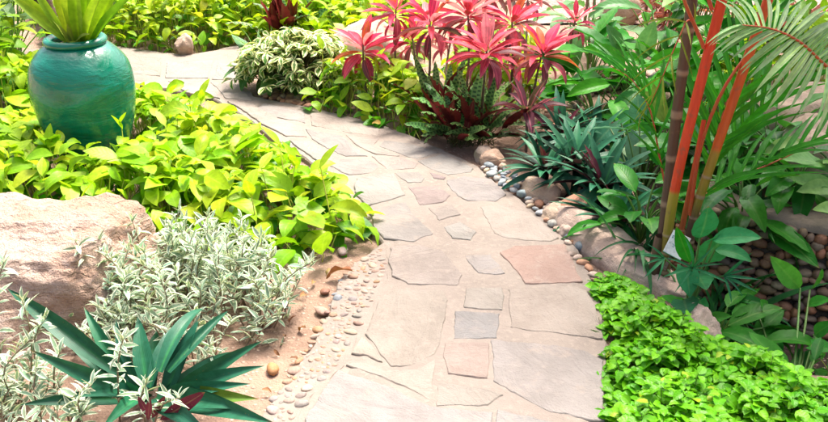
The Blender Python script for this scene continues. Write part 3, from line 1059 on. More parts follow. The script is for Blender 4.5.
def stone_wall(name, label, line, z0, z1, stone, palette, seed, thick=0.18, cap=True, batter=0.10, capstones=None):
    """curved dry wall: line is the foot of its face (world xy), face on the left of travel"""
    r = random.Random(seed)
    root = bpy.data.objects.new(name, None)
    base = Vector((line[0][0], line[0][1], z0))
    root.location = base
    link(root)
    tag(root, label, 'wall')
    pts = spline([(a, b, 0) for a, b in line], 40)
    L = [0.0]
    for i in range(1, len(pts)):
        L.append(L[-1] + (pts[i] - pts[i - 1]).length)

    def at(s):
        for i in range(1, len(pts)):
            if L[i] >= s or i == len(pts) - 1:
                f = (s - L[i - 1]) / max(1e-6, L[i] - L[i - 1])
                d = (pts[i] - pts[i - 1]).normalized()
                return pts[i - 1].lerp(pts[i], f), Vector((-d.y, d.x, 0))
    # core
    V, F = [], []
    N = 24
    for i in range(N):
        p, n = at(L[-1] * i / (N - 1))
        h = z1 + 0.02 * nz(p.x, p.y, seed, 4)
        for off, z in ((0.015, z0 - 0.1), (-batter + 0.015, h - 0.02), (-batter - thick, h), (-batter - thick, z0 - 0.1)):
            V.append(tuple(p + n * off + Vector((0, 0, z)) - base))
    for i in range(N - 1):
        for j in range(3):
            a = i * 4 + j
            F.append((a, a + 1, a + 5, a + 4))
    F += [(0, 1, 2, 3), (N * 4 - 1, N * 4 - 2, N * 4 - 3, N * 4 - 4)]
    link(bpy.data.objects.new('core', np_mesh('core', V, F, None, None, M_CORE, False)), root)
    # stones in uneven courses
    z = z0
    row = 0
    while z < z1 - stone * 0.2:
        s = r.uniform(0, stone)
        while s < L[-1]:
            w = stone * r.uniform(0.6, 1.6)
            p, n = at(min(L[-1], s + w / 2))
            f = (z - z0) / (z1 - z0)
            q = p + n * (0.012 - batter * f) + Vector((0, 0, z + stone * 0.35 + r.uniform(-0.28, 0.28) * stone)) - base
            o = bpy.data.objects.new('stone', r.choice(PEB))
            o.location = q
            o.rotation_euler = (r.uniform(-0.25, 0.25), r.uniform(-0.3, 0.3), math.atan2(n.y, n.x) + math.pi / 2 + r.uniform(-0.2, 0.2))
            o.scale = (w * 0.54, stone * 0.5, stone * r.uniform(0.30, 0.58))
            o.color = (*jit(r.choice(palette), 0.18, r), 1)
            link(o, root)
            s += w
        z += stone * 0.78
        row += 1
    if cap:
        V, F = [], []
        for i in range(N):
            p, n = at(L[-1] * i / (N - 1))
            h = z1 + 0.02 * nz(p.x, p.y, seed, 4)
            e = 0.012 * nz(p.x, p.y, seed + 5, 12)
            for off, zz in ((0.02 - batter + e, h - 0.005), (0.012 - batter + e, h + 0.022), (-batter - thick - 0.02, h + 0.035), (-batter - thick - 0.03, h - 0.02)):
                V.append(tuple(p + n * off + Vector((0, 0, zz)) - base))
        F = [(i * 4 + j, i * 4 + j + 1, i * 4 + j + 5, i * 4 + j + 4) for i in range(N - 1) for j in range(3)]
        F += [(0, 1, 2, 3), (N * 4 - 1, N * 4 - 2, N * 4 - 3, N * 4 - 4)]
        link(bpy.data.objects.new('cap', np_mesh('cap', V, F, None, None, M_CAP)), root)
    if capstones:
        s = 0.0
        while s < L[-1]:
            w = stone * r.uniform(1.0, 1.5)
            p, n = at(min(L[-1], s + w / 2))
            o = bpy.data.objects.new('capstone', r.choice(PEB))
            o.location = p - n * (batter + thick * 0.4) + Vector((0, 0, z1 + 0.02)) - base
            o.rotation_euler = (r.uniform(-0.1, 0.1), r.uniform(-0.1, 0.1), math.atan2(n.y, n.x) + r.uniform(-0.2, 0.2))
            o.scale = (thick * 0.62, w * 0.5, stone * 0.42)
            o.color = (*jit(r.choice(capstones), 0.15, r), 1)
            link(o, root)
            s += w
    return root


WALLP = [(0.34, 0.16, 0.08), (0.26, 0.16, 0.10), (0.38, 0.24, 0.13), (0.17, 0.12, 0.09), (0.38, 0.19, 0.10), (0.30, 0.22, 0.14)]
stone_wall('stone_wall', 'retaining wall of stacked rounded brown river stones at the right edge',
           [(2.15, 2.78), (1.75, 3.02), (1.42, 3.16), (1.20, 3.36), (1.12, 3.66)], -0.30, 0.12, 0.046, WALLP, 5, 0.09)
stone_wall('stone_wall', 'low wall of stacked stones with terracotta capping behind the boat lilies',
           [(2.0, 5.45), (1.4, 5.5), (1.08, 5.3), (0.97, 5.0), (0.90, 4.7), (0.86, 4.45)], -0.25, 0.06, 0.062,
           [(0.22, 0.16, 0.12), (0.28, 0.2, 0.15), (0.18, 0.15, 0.12)], 6, 0.13, False, 0.05, [(0.52, 0.26, 0.15), (0.54, 0.36, 0.25), (0.5, 0.3, 0.2)])

# ------------------------------------------------------------------ glazed pot and its plant
def lathe(prof, sides=64):
    V, F = [], []
    for rr, z in prof:
        for j in range(sides):
            t = 2 * math.pi * j / sides
            V.append((rr * math.cos(t), rr * math.sin(t), z))
    for i in range(len(prof) - 1):
        for j in range(sides):
            j2 = (j + 1) % sides
            F.append((i * sides + j, i * sides + j2, (i + 1) * sides + j2, (i + 1) * sides + j))
    return V, F


k = NT('teal_glaze')
co = k.obj_co()
mp = k.n('ShaderNodeMapping')
k.put(mp.inputs[0], co)
mp.inputs['Scale'].default_value = (2.0, 2.0, 7.0)
n1 = k.noise(mp.outputs[0], 1.6, 5.0, 0.6, 0.8)
n2 = k.noise(co, 10.0, 5.0, 0.65)
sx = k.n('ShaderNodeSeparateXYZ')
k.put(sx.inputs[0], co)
c = k.mix(k.ramp(n1, 0.35, 0.68), (0.001, 0.15, 0.088), (0.002, 0.24, 0.155))
c = k.mix(k.math('MULTIPLY', k.ramp(n2, 0.5, 0.75), 0.3), c, (0.001, 0.13, 0.08))
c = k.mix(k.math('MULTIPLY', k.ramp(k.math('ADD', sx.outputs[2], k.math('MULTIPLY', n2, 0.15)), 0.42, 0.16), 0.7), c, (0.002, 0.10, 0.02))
c = k.mix(k.math('MULTIPLY', k.ramp(n1, 0.66, 0.74), 0.5), c, (0.006, 0.30, 0.23))
hh = k.math('ADD', k.math('MULTIPLY', n1, 1.0), k.math('MULTIPLY', n2, 0.4))
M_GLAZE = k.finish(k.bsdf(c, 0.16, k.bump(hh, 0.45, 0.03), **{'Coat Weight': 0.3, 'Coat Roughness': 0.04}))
k = NT('potting_soil')
pos = k.pos()
M_PSOIL = k.finish(k.bsdf(k.mix(k.noise(pos, 60.0, 4.0), (0.10, 0.06, 0.04), (0.05, 0.03, 0.02)), 0.95, k.bump(k.noise(pos, 80.0, 4.0), 1.0, 0.02)))

pb = G(96, 168)
pb.z = 0.0
pot = bpy.data.objects.new('glazed_pot', None)
pot.location = pb
link(pot)
tag(pot, 'large round teal glazed pot standing in the lime groundcover', 'pot')
prof = [(0.001, 0.0), (0.145, 0.0), (0.165, 0.012), (0.195, 0.08), (0.235, 0.18), (0.268, 0.28), (0.284, 0.37), (0.282, 0.44), (0.262, 0.505),
        (0.218, 0.555), (0.175, 0.585), (0.140, 0.598)]
pf = spline([(a, 0, b) for a, b in prof], 44)
V, F = lathe([(max(0.001, q.x * 0.86), q.z * 1.08) for q in pf])
ob = bpy.data.objects.new('body', np_mesh('body', V, F, None, None, M_GLAZE))
link(ob, pot)
rim = [(0.126 + 0.021 * math.cos(t), 0.655 + 0.019 * math.sin(t)) for t in [R(-100 + i * 18) for i in range(19)]] + [(0.106, 0.61), (0.102, 0.57)]
V, F = lathe(rim)
link(bpy.data.objects.new('rim', np_mesh('rim', V, F, None, None, M_GLAZE)), pot)
V, F = lathe([(0.118, 0.628), (0.08, 0.638), (0.04, 0.645), (0.001, 0.648)], 24)
link(bpy.data.objects.new('soil', np_mesh('soil', V, F, None, None, M_PSOIL)), pot)

top = pb + Vector((0, 0, 0.643))
pl = Plant('potted_crinum', 'broad strap-leaved green plant growing in the teal pot', 'plant', top)
PG = (0.16, 0.34, 0.015)
tips = [((68, 44), (0, -14), 0.05), ((70, 43), (22, -34), 0.12), ((74, 43), (46, -70), 0.05), ((78, 43), (64, -95), -0.1), ((82, 43), (88, -90), 0.1),
        ((86, 43), (108, -80), 0.0), ((90, 42), (134, -48), -0.05), ((93, 42), (152, -22), -0.12), ((78, 42), (55, -50), 0.25), ((84, 42), (98, -60), 0.28),
        ((72, 43), (-18, -32), 0.2), ((90, 43), (128, -70), 0.22), ((80, 44), (72, -60), -0.2), ((86, 44), (118, -36), -0.2)]
for i, (b, t, dy) in enumerate(tips):
    a = P(b[0], b[1], pb.y + dy * 0.15)
    a.z = max(a.z, 0.648)
    q = P(t[0], t[1], pb.y + dy)
    tn = f'pot{i % 3}'
    pl.leaf(tn, chord_mat(tn, a, q, Vector((0.1 * (-1) ** i, -0.9, 0.55)), RNG.uniform(0.85, 1.1)), jit(lerp(PG, (0.30, 0.42, 0.02), RNG.random()), 0.15))
# a broken stub leaf lying forward over the rim and the sheath at the crown
pl.leaf('pot0', chord_mat('pot0', P(83, 44, pb.y - 0.08), P(68, 44, pb.y - 0.12) + Vector((0, 0, 0.01)), Vector((0, -0.5, 1)), 2.2), (0.28, 0.38, 0.05))
pl.leaf('pot1', chord_mat('pot1', P(76, 43, pb.y - 0.05), P(90, 34, pb.y - 0.15), Vector((0, -0.7, 1)), 2.0), (0.33, 0.42, 0.08))
for j in range(9):
    a = 2.4 * j
    b = top + Vector((0.03 * math.cos(a), 0.03 * math.sin(a), -0.01))
    pl.leaf('pot0', dir_mat(b, a, R(70), 0.13, 0, 2.4), jit((0.22, 0.28, 0.04), 0.2), 0.3)
pl.done()

# ------------------------------------------------------------------ groundcovers
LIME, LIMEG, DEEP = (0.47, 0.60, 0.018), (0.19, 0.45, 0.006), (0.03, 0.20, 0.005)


def wpoly(px, z=0.0):
    return [(G(x, y, z).x, G(x, y, z).y) for x, y in px]


def edge_dist(x, y, poly):
    best = 9
    for i in range(len(poly)):
        a, b = Vector(poly[i - 1]), Vector(poly[i])
        ab = b - a
        t = max(0, min(1, (Vector((x, y)) - a).dot(ab) / max(1e-9, ab.length_squared)))
        best = min(best, (Vector((x, y)) - (a + ab * t)).length)
    return best


def cover(name, label, poly, density, height, size, kinds, colors, seed, maxp=300, under=0.5, avoid=None, stem_tint=(0.38, 0.42, 0.06), edge=0.25, minpx=9, group=None, cat='groundcover', rise=None):
    """a bed of leafy shoots: an upper layer of leaves on stalks and a darker layer beneath"""
    r = random.Random(seed)
    xs, ys = [p[0] for p in poly], [p[1] for p in poly]
    cx, cy = sum(xs) / len(xs), sum(ys) / len(ys)
    pl = Plant(name, label, cat, (cx, cy, 0), group)
    area = (max(xs) - min(xs)) * (max(ys) - min(ys))
    n = int(area * density)
    for i in range(n):
        x, y = r.uniform(min(xs), max(xs)), r.uniform(min(ys), max(ys))
        if not in_poly(x, y, poly) or (avoid and avoid(x, y)):
            continue
        e = edge_dist(x, y, poly)
        hh = height * (0.35 + 0.65 * min(1, e / edge)) * (1 + 0.35 * nz(x, y, seed, 2.2))
        if rise:
            hh *= rise(x, y)
        low = r.random() < under
        z0 = terrain(x, y)
        h = hh * (r.uniform(0.25, 0.7) if low else r.uniform(0.72, 1.12))
        p = Vector((x, y, z0 + h))
        k = 1 if low else r.choice((1, 1, 2))
        az0 = r.uniform(0, 6.28)
        for q in range(k):
            s = size * r.uniform(0.5, 1.2) * (0.95 if low else 1.0)
            az = az0 + q * 2.3 + r.uniform(-0.4, 0.4)
            pitch = r.gauss(0.12, 0.42)
            t = r.random()
            v = 0.5 + 0.5 * nz(x, y, seed + 20, 3.0)
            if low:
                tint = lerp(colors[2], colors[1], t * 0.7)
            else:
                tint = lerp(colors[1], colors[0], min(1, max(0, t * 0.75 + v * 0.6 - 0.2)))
                if t > 0.93:
                    tint = lerp(tint, (0.56, 0.52, 0.06), 0.45)
            kk = r.choice(kinds)
            o = Vector((math.cos(az), math.sin(az), 0)) * size * 0.15
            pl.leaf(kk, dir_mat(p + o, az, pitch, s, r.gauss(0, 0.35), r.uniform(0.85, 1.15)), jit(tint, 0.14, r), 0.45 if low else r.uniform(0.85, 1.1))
            if q == 0 and r.random() < 0.65:
                b = Vector((x + r.uniform(-0.05, 0.05), y + r.uniform(-0.05, 0.05), z0 - 0.01))
                pl.stem([b, b.lerp(p, 0.5) + Vector((r.uniform(-0.02, 0.02), r.uniform(-0.02, 0.02), 0.01)), p + o * 1.0], [0.0032, 0.0028, 0.002], jit(stem_tint, 0.2, r), 3)
    # young shoots standing above the leaves
    for i in range(int(n * 0.02)):
        x, y = r.uniform(min(xs), max(xs)), r.uniform(min(ys), max(ys))
        if not in_poly(x, y, poly) or (avoid and avoid(x, y)) or edge_dist(x, y, poly) < 0.08:
            continue
        hh = height * (rise(x, y) if rise else 1)
        b = Vector((x, y, terrain(x, y)))
        tp = b + Vector((r.uniform(-0.06, 0.06), r.uniform(-0.06, 0.06), hh * r.uniform(1.15, 1.5)))
        pl.stem([b, b.lerp(tp, 0.6), tp], [0.004, 0.003, 0.002], jit((0.45, 0.46, 0.07), 0.15, r), 3)
        for q in range(2):
            pl.leaf(kinds[0], dir_mat(tp - Vector((0, 0, 0.03 * q)), r.uniform(0, 6.28), r.uniform(0.3, 1.2), size * r.uniform(0.5, 0.85), 0, 0.75), jit(lerp(colors[1], colors[0], 0.55), 0.12, r), 1.3)
    pl.done(maxp, minpx)
    return pl


pot_c = (pb.x, pb.y)
bould = (-1.40, 2.80)
left_px = [(-70, 262), (60, 262), (150, 255), (215, 262), (262, 262), (318, 262), (352, 250), (371, 238), (355, 219), (337, 200), (314, 185), (284, 168), (252, 151), (220, 131),
           (192, 120), (168, 117), (140, 114), (100, 108), (40, 96), (20, 76), (0, 66), (-90, 64)]
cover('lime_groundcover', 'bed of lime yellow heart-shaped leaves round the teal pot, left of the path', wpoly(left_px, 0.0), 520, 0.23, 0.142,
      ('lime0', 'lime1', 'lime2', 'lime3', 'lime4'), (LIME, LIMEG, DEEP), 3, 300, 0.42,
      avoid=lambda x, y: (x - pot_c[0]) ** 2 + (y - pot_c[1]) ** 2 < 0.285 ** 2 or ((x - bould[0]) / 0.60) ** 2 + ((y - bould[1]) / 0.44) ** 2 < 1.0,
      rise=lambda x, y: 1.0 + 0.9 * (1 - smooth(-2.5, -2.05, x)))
far_px = [(60, 49), (118, 47), (160, 52), (186, 55), (212, 51), (238, 45), (262, 48), (300, 62), (350, 66), (420, 66), (420, 30), (430, -8), (60, -8), (30, 20)]
cover('lime_groundcover', 'far bed of lime yellow leaves beyond the path at the top', wpoly(far_px), 640, 0.32, 0.125,
      ('lime0', 'lime1', 'lime2', 'lime3', 'lime4'), ((0.52, 0.62, 0.02), (0.25, 0.48, 0.01), (0.06, 0.26, 0.006)), 5, 150, 0.4)
mid_px = [(306, 112), (318, 98), (350, 92), (400, 92), (440, 100), (440, 128), (428, 140), (414, 139), (382, 126), (345, 117)]
cover('leafy_groundcover', 'low green and yellow leaves edging the path below the pink cordylines', wpoly(mid_px), 800, 0.25, 0.11,
      ('lime0', 'lime1', 'green1', 'lime2'), ((0.48, 0.60, 0.015), (0.17, 0.44, 0.008), (0.04, 0.22, 0.006)), 8, 200, 0.42, edge=0.15)
beh_px = [(440, 120), (440, 80), (470, 60), (540, 60), (550, 92), (545, 118), (500, 130)]
cover('leafy_groundcover', 'yellow-green leaves glimpsed between the cordyline stems', wpoly(beh_px), 300, 0.30, 0.12,
      ('lime0', 'lime1', 'lime2'), (LIME, LIMEG, DEEP), 9, 120, 0.3, edge=0.2)
right_px = [(725, 130), (760, 112), (828, 105), (900, 105), (900, 60), (730, 60), (690, 90)]
cover('leafy_groundcover', 'sunlit yellow-green leaves behind the tan boulder at the right edge', wpoly(right_px), 260, 0.40, 0.13,
      ('lime0', 'lime1', 'green1'), (LIME, LIMEG, DEEP), 10, 140, 0.3, edge=0.2)


cover('leafy_groundcover', 'green leaves filling the bed behind the stone wall, right of the tan boulder', [(2.0, 3.35), (2.6, 3.05), (3.9, 3.0), (3.9, 5.2), (2.4, 5.2), (2.25, 4.2)], 200, 0.30, 0.14,
      ('lime0', 'lime1', 'green1'), (LIMEG, (0.10, 0.34, 0.01), DEEP), 12, 0, 0.3, edge=0.2)
cover('leafy_groundcover', 'low dark green leaves on the floor of the hollow before the stone wall', [(1.55, 2.7), (1.3, 2.95), (1.6, 2.85), (2.3, 2.5), (3.2, 2.2), (3.2, 1.8), (2.2, 1.8), (1.75, 2.2)], 240, 0.14, 0.10,
      ('green1', 'lime1', 'lime2'), ((0.06, 0.28, 0.02), (0.03, 0.2, 0.015), (0.015, 0.12, 0.01)), 13, 40, 0.3, edge=0.1)


# small-leaved bright groundcover in the lower right corner
def small_cover():
    r = random.Random(17)
    poly = wpoly([(606, 440), (609, 400), (609, 350), (606, 322), (596, 294), (604, 281), (622, 288), (645, 300), (668, 314), (700, 340), (745, 360), (790, 380), (850, 400), (930, 420), (930, 520), (606, 520)], 0.0)
    xs, ys = [p[0] for p in poly], [p[1] for p in poly]
    pl = Plant('mint_groundcover', 'bright green mat of small round leaves in the lower right corner', 'groundcover', (0.8, 2.4, 0))
    n = int((max(xs) - min(xs)) * (max(ys) - min(ys)) * 1350)
    for i in range(n):
        x, y = r.uniform(min(xs), max(xs)), r.uniform(min(ys), max(ys))
        if not in_poly(x, y, poly):
            continue
        e = edge_dist(x, y, poly)
        h = (0.03 + 0.095 * min(1, e / 0.16)) * (1 + 0.7 * nz(x, y, 5, 6.0) + (0.35 if r.random() < 0.06 else 0))
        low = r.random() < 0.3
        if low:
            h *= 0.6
        b = Vector((x, y, max(terrain(x, y), -0.05)))
        p = b + Vector((r.uniform(-0.02, 0.02), r.uniform(-0.02, 0.02), h))
        v = 0.5 + 0.5 * nz(x, y, 31, 5.0)
        pl.stem([b, p], [0.0018, 0.0014], (0.16, 0.22, 0.04), 3)
        a0 = r.uniform(0, 6.28)
        for tier in range(2):
            m = 4 if tier == 0 else 3
            for q in range(m):
                t = r.random()
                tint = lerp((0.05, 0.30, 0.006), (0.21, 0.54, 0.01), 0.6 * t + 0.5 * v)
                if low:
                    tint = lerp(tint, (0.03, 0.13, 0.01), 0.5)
                if t > 0.965:
                    tint = (0.36, 0.52, 0.02)
                az = a0 + q * 6.28 / m + tier * 0.8 + r.uniform(-0.3, 0.3)
                s = r.uniform(0.026, 0.060) * (1.0 if tier == 0 else 0.72)
                pp = p + Vector((math.cos(az), math.sin(az), 0)) * 0.006 + Vector((0, 0, -0.014 + tier * 0.014))
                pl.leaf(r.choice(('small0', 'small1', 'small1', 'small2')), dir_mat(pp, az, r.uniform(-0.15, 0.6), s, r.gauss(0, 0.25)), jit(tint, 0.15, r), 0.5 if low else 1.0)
    pl.done(300, 9)


small_cover()

# ------------------------------------------------------------------ silver variegated shrubs, lower left
SIL = (0.30, 0.47, 0.34)


def silver(label, sprigs, seed, maxp=300):
    r = random.Random(seed)
    c = sum((Vector(s[0]) for s in sprigs), Vector()) / len(sprigs)
    c.z = 0
    pl = Plant('silver_shrub', label, 'shrub', c)
    for a, b, sc in sprigs:
        a, b = Vector(a), Vector(b)
        L = (b - a).length
        m = a.lerp(b, 0.55) + Vector((r.uniform(-0.03, 0.03), r.uniform(-0.03, 0.03), 0.02)) * L / 0.25
        pts = spline([a, m, b], 8)
        pl.stem(pts, [0.0035 - 0.0003 * i for i in range(8)], jit((0.20, 0.15, 0.09), 0.2, r), 4)
        nl = max(4, int(L / 0.021))
        d = (pts[-1] - pts[-3]).normalized()
        for i in range(nl):
            t = 0.22 + 0.78 * i / (nl - 1)
            fi = t * 7
            k0 = min(6, int(fi))
            p = pts[k0].lerp(pts[k0 + 1], fi - k0)
            for side in (0, math.pi):
                az = i * 1.57 + side + r.uniform(-0.8, 0.8)
                up = r.uniform(-0.1, 1.15) if t < 0.9 else r.uniform(0.8, 1.35)
                s = sc * r.uniform(0.036, 0.070) * (1.0 if t < 0.92 else 0.75)
                pl.leaf(r.choice(('silver0', 'silver1', 'silver2')), dir_mat(p, az, up, s, r.gauss(0, 0.5), r.uniform(0.65, 1.1)),
                        jit(lerp(SIL, (0.24, 0.31, 0.20), r.random()), 0.2, r), 0.6 + 0.5 * t)
    pl.done(maxp, 8)


def sprig_field(px_poly, n, hmin, hmax, seed, sc=1.0, lean=0.08):
    r = random.Random(seed)
    poly = wpoly(px_poly)
    xs, ys = [p[0] for p in poly], [p[1] for p in poly]
    out = []
    while len(out) < n:
        x, y = r.uniform(min(xs), max(xs)), r.uniform(min(ys), max(ys))
        if in_poly(x, y, poly):
            h = r.uniform(hmin, hmax) * (0.7 + 0.5 * min(1, edge_dist(x, y, poly) / 0.12))
            out.append((Vector((x, y, 0.0)), Vector((x + r.uniform(-lean, lean), y + r.uniform(-lean, lean), h)), sc))
    return out


sp = sprig_field([(84, 340), (110, 362), (150, 372), (215, 372), (262, 340), (288, 318), (292, 296), (262, 278), (215, 268), (160, 272), (120, 300)], 175, 0.10, 0.26, 3, 1.0, 0.11)
for b, t in (((250, 320), (300, 268)), ((265, 330), (312, 262)), ((262, 330), (288, 318)), ((255, 345), (282, 348)), ((120, 330), (62, 262)), ((110, 330), (75, 240)), ((130, 320), (100, 240)), ((240, 310), (275, 255))):
    a = G(*b)
    sp.append((a, P(t[0], t[1], a.y + 0.02), 1.0))
silver('silver shrub with white-edged narrow leaves against the big orange boulder', sp, 5)
sp = sprig_field([(-60, 470), (95, 470), (88, 425), (60, 400), (20, 392), (-60, 392)], 62, 0.08, 0.17, 7, 1.0, 0.06)
for b, t, Y in (((120, 425), (123, 340), 2.05), ((150, 440), (147, 382), 2.0), ((85, 430), (92, 385), 1.98), ((40, 400), (46, 318), 2.25), ((8, 400), (4, 262), 2.3), ((30, 400), (22, 300), 2.3),
                ((55, 410), (60, 352), 2.15), ((0, 400), (-8, 300), 2.25), ((150, 445), (180, 398), 1.95), ((20, 410), (30, 340), 2.1)):
    a = G(*b)
    sp.append((a, P(t[0], t[1], Y), 1.0))
silver('silver shrub with white-edged narrow leaves in the bottom left corner', sp, 9, 260)

# ------------------------------------------------------------------ boat lilies
BL = (0.018, 0.115, 0.062)
c0 = G(150, 408)
pl = Plant('boat_lily', 'large dark green boat lily with long strap leaves at bottom left', 'plant', c0)
for i, (b, t, Y, wd, dr) in enumerate([
        ((118, 372), (8, 289), 2.42, 1.0, 1), ((150, 412), (30, 350), 2.12, 1.15, 1), ((130, 388), (84, 307), 2.38, 1.2, 1), ((142, 396), (116, 318), 2.36, 1.2, 1),
        ((148, 392), (138, 316), 2.42, 1.7, 0), ((166, 410), (200, 318), 2.38, 1.5, 0), ((172, 408), (262, 341), 2.28, 1.2, 1), ((176, 406), (264, 366), 2.18, 1.15, 2),
        ((172, 412), (243, 409), 2.02, 1.3, 2), ((180, 414), (259, 399), 2.08, 1.3, 2), ((178, 424), (276, 424), 1.95, 1.2, 1), ((160, 372), (205, 309), 2.5, 1.2, 2),
        ((168, 372), (228, 311), 2.5, 0.9, 1), ((140, 412), (70, 398), 2.0, 1.3, 1), ((146, 418), (100, 432), 1.95, 1.2, 1), ((152, 390), (158, 330), 2.5, 1.6, 0), ((160, 415), (215, 440), 1.9, 1.2, 2),
        ((138, 410), (20, 405), 2.05, 1.1, 1), ((160, 400), (232, 352), 2.42, 1.1, 2), ((150, 388), (180, 322), 2.46, 1.3, 1), ((136, 396), (60, 332), 2.36, 1.0, 2), ((170, 412), (250, 384), 2.12, 1.1, 2)]):
    a = P(b[0], b[1], c0.y + 0.02)
    a.z = max(a.z, 0.02)
    tn = f'strap{dr}'
    yel = i == 9
    pl.leaf(tn, chord_mat(tn, a, P(t[0], t[1], Y), Vector((0.15 * (-1) ** i, -0.75, 0.7)), wd * 0.92), jit((0.12, 0.24, 0.03) if yel else BL, 0.22))
for i, (b, t, Y) in enumerate([((150, 418), (138, 396), 2.0), ((152, 418), (165, 396), 2.02), ((160, 420), (205, 392), 2.0), ((148, 420), (150, 398), 1.98), ((156, 372), (190, 336), 2.5)]):
    a = P(b[0], b[1], Y)
    pl.leaf('maroon0', chord_mat('maroon0', a, P(t[0], t[1], Y), Vector((0, -1, 0.3)), 1.05), jit((0.13, 0.02, 0.045), 0.2), 1, 'bract')
pl.done()


def rosette(pl, c, n, L, kinds, tints, r, p_in=80, p_out=5, w=(0.9, 1.15), lean=(0, 0), r0=0.012, dz=0.0, az0=None, jitter=0.3, alt=None, face=None):
    a = r.uniform(0, 6.28) if az0 is None else az0
    for i in range(n):
        f = i / max(1, n - 1)
        a += 2.39996 + r.uniform(-jitter, jitter)
        pitch = R(p_in + (p_out - p_in) * f ** 0.9) + r.gauss(0, 0.12)
        s = L * (0.62 + 0.42 * math.sin(math.pi * min(1, f * 0.8 + 0.15))) * r.uniform(0.85, 1.12)
        if math.sin(a) < -0.2 and pitch > 0.5:
            pitch = 0.5 + (pitch - 0.5) * 0.45
        pos = Vector(c) + Vector((math.cos(a) * r0, math.sin(a) * r0, -dz * f))
        kd = kinds[min(len(kinds) - 1, int(f * len(kinds)))]
        tint = tints(f, r)
        m = dir_mat(pos, a, pitch, s, r.gauss(0, 0.18), r.uniform(*w))
        if lean != (0, 0):
            m = Matrix.Translation(c) @ Matrix.Rotation(lean[0], 4, 'X') @ Matrix.Rotation(lean[1], 4, 'Y') @ Matrix.Translation(-Vector(c)) @ m
        pl.leaf(kd, m, tint)


r = random.Random(33)
for lab, (x, y), n, L, h in (
        ('dark boat lily with drooping leaves over the grey pebbles', (545, 188), 24, 0.27, 0.10),
        ('dark boat lily in the middle of the clump beside the pebbles', (574, 190), 26, 0.29, 0.12),
        ('dark boat lily at the back of the clump, below the terracotta-capped wall', (560, 158), 24, 0.28, 0.14),
        ('dark boat lily at the right end of the clump near the palm', (600, 205), 26, 0.29, 0.10),
        ('dark boat lily low in the hollow behind the long boulder', (614, 232), 22, 0.26, 0.05),
        ('dark boat lily at the back right of the clump under the big leaves', (592, 165), 22, 0.28, 0.12)):
    g = G(x, y)
    g.z = terrain(g.x, g.y)
    pl = Plant('boat_lily', lab, 'plant', g)
    c = g + Vector((0, 0, h))
    pl.tube('stem', [g - Vector((0, 0, 0.02)), c], [0.018, 0.014], M_STEM, 6)
    n += 8
    rosette(pl, c, n, L, ('strap0', 'strap0', 'strap1', 'strap2'), lambda f, q: jit(lerp((0.035, 0.18, 0.085), (0.018, 0.12, 0.066), f), 0.25, q), r, 74, -12, (0.95, 1.25))
    for j in range(2):
        a = r.uniform(0, 6.28)
        pl.leaf('maroon1', dir_mat(c, a, R(r.uniform(60, 85)), L * r.uniform(0.5, 0.75), 0, 0.7), jit((0.10, 0.018, 0.035), 0.2, r))
    pl.done()

# ------------------------------------------------------------------ pink cordylines
M['cane'] = stem_material('cordyline_cane', (0.22, 0.15, 0.10), (0.12, 0.08, 0.06))
r = random.Random(51)
PKS = [(0.72, 0.045, 0.15), (0.78, 0.15, 0.25), (0.68, 0.03, 0.09), (0.76, 0.25, 0.28), (0.68, 0.05, 0.10)]


def pinks(f, q):
    c = q.choice(PKS)
    if f > 0.6:
        c = lerp(c, q.choice([(0.15, 0.05, 0.07), (0.12, 0.09, 0.05), (0.24, 0.10, 0.12)]), q.uniform(0.0, 0.95))
    elif q.random() < 0.15:
        c = (0.66, 0.16, 0.04)
    return jit(c, 0.12, q)


CORD = [
    ('single pink cordyline standing forward at the left of the group', (363, 50), (370, 108), 0.0, 20, 0.28),
    ('pink cordyline at the top, second from the left', (396, 12), (398, 104), 0.1, 18, 0.27),
    ('pink cordyline rosette just right of the second, beside the dark olive leaf', (430, 24), (424, 118), 0.0, 19, 0.27),
    ('tall bright pink cordyline reaching out of the top of the picture', (468, 14), (462, 120), 0.15, 20, 0.32),
    ('large low pink cordyline in front of the spotted-leaf plants', (487, 52), (480, 138), -0.05, 26, 0.28),
    ('upright red-pink cordyline behind the large low one', (512, 22), (506, 122), 0.2, 18, 0.28),
    ('coral red cordyline at the right of the pink group', (543, 54), (532, 128), 0.0, 20, 0.27),
    ('pink cordyline half hidden at the back of the group', (452, 40), (450, 108), 0.45, 16, 0.25),
    ('orange-pink cordyline whose leaves hang in from the top edge', (528, -4), (520, 100), 0.5, 18, 0.28),
    ('small dull pink cordyline apart from the group on the right', (576, 22), (566, 86), 0.0, 13, 0.20),
    ('pink cordyline low behind the single one, left of centre in the group', (412, 40), (414, 112), 0.3, 15, 0.26),
    ('dusky pink cordyline low between the large low one and the coral red one', (515, 66), (510, 126), 0.25, 16, 0.27),
    ('pink cordyline at the top edge between the two tallest', (492, -8), (486, 104), 0.5, 16, 0.28)]
for lab, (cx, cy), (bx, by), dy, n, L in CORD:
    b = G(bx, by)
    b.z = terrain(b.x, b.y)
    c = P(cx, cy - 5, b.y + dy)
    pl = Plant('cordyline', lab, 'cordyline', b, 'pink cordylines beside the path')
    L *= 0.78
    n = int(n * 1.25)
    pts = spline([b - Vector((0, 0, 0.03)), b.lerp(c, 0.5) + Vector((r.uniform(-0.03, 0.03), 0.02, 0)), c], 9)
    pl.tube('stem', pts, [0.009 - 0.0005 * i for i in range(9)], M['cane'], 6)
    rosette(pl, c, n, L, ('cord0', 'cord0', 'cord1', 'cord2'), pinks, r, 70, -30, (0.75, 1.2), dz=0.08, jitter=0.5)
    pl.done()
b = G(526, 152)
c = P(527, 112, b.y)
pl = Plant('cordyline', 'small dark purple and olive cordyline in front of the terracotta wall', 'cordyline', b)
pl.tube('stem', spline([b, b.lerp(c, 0.5), c], 5), [0.009, 0.008, 0.008, 0.007, 0.006], M['cane'], 6)
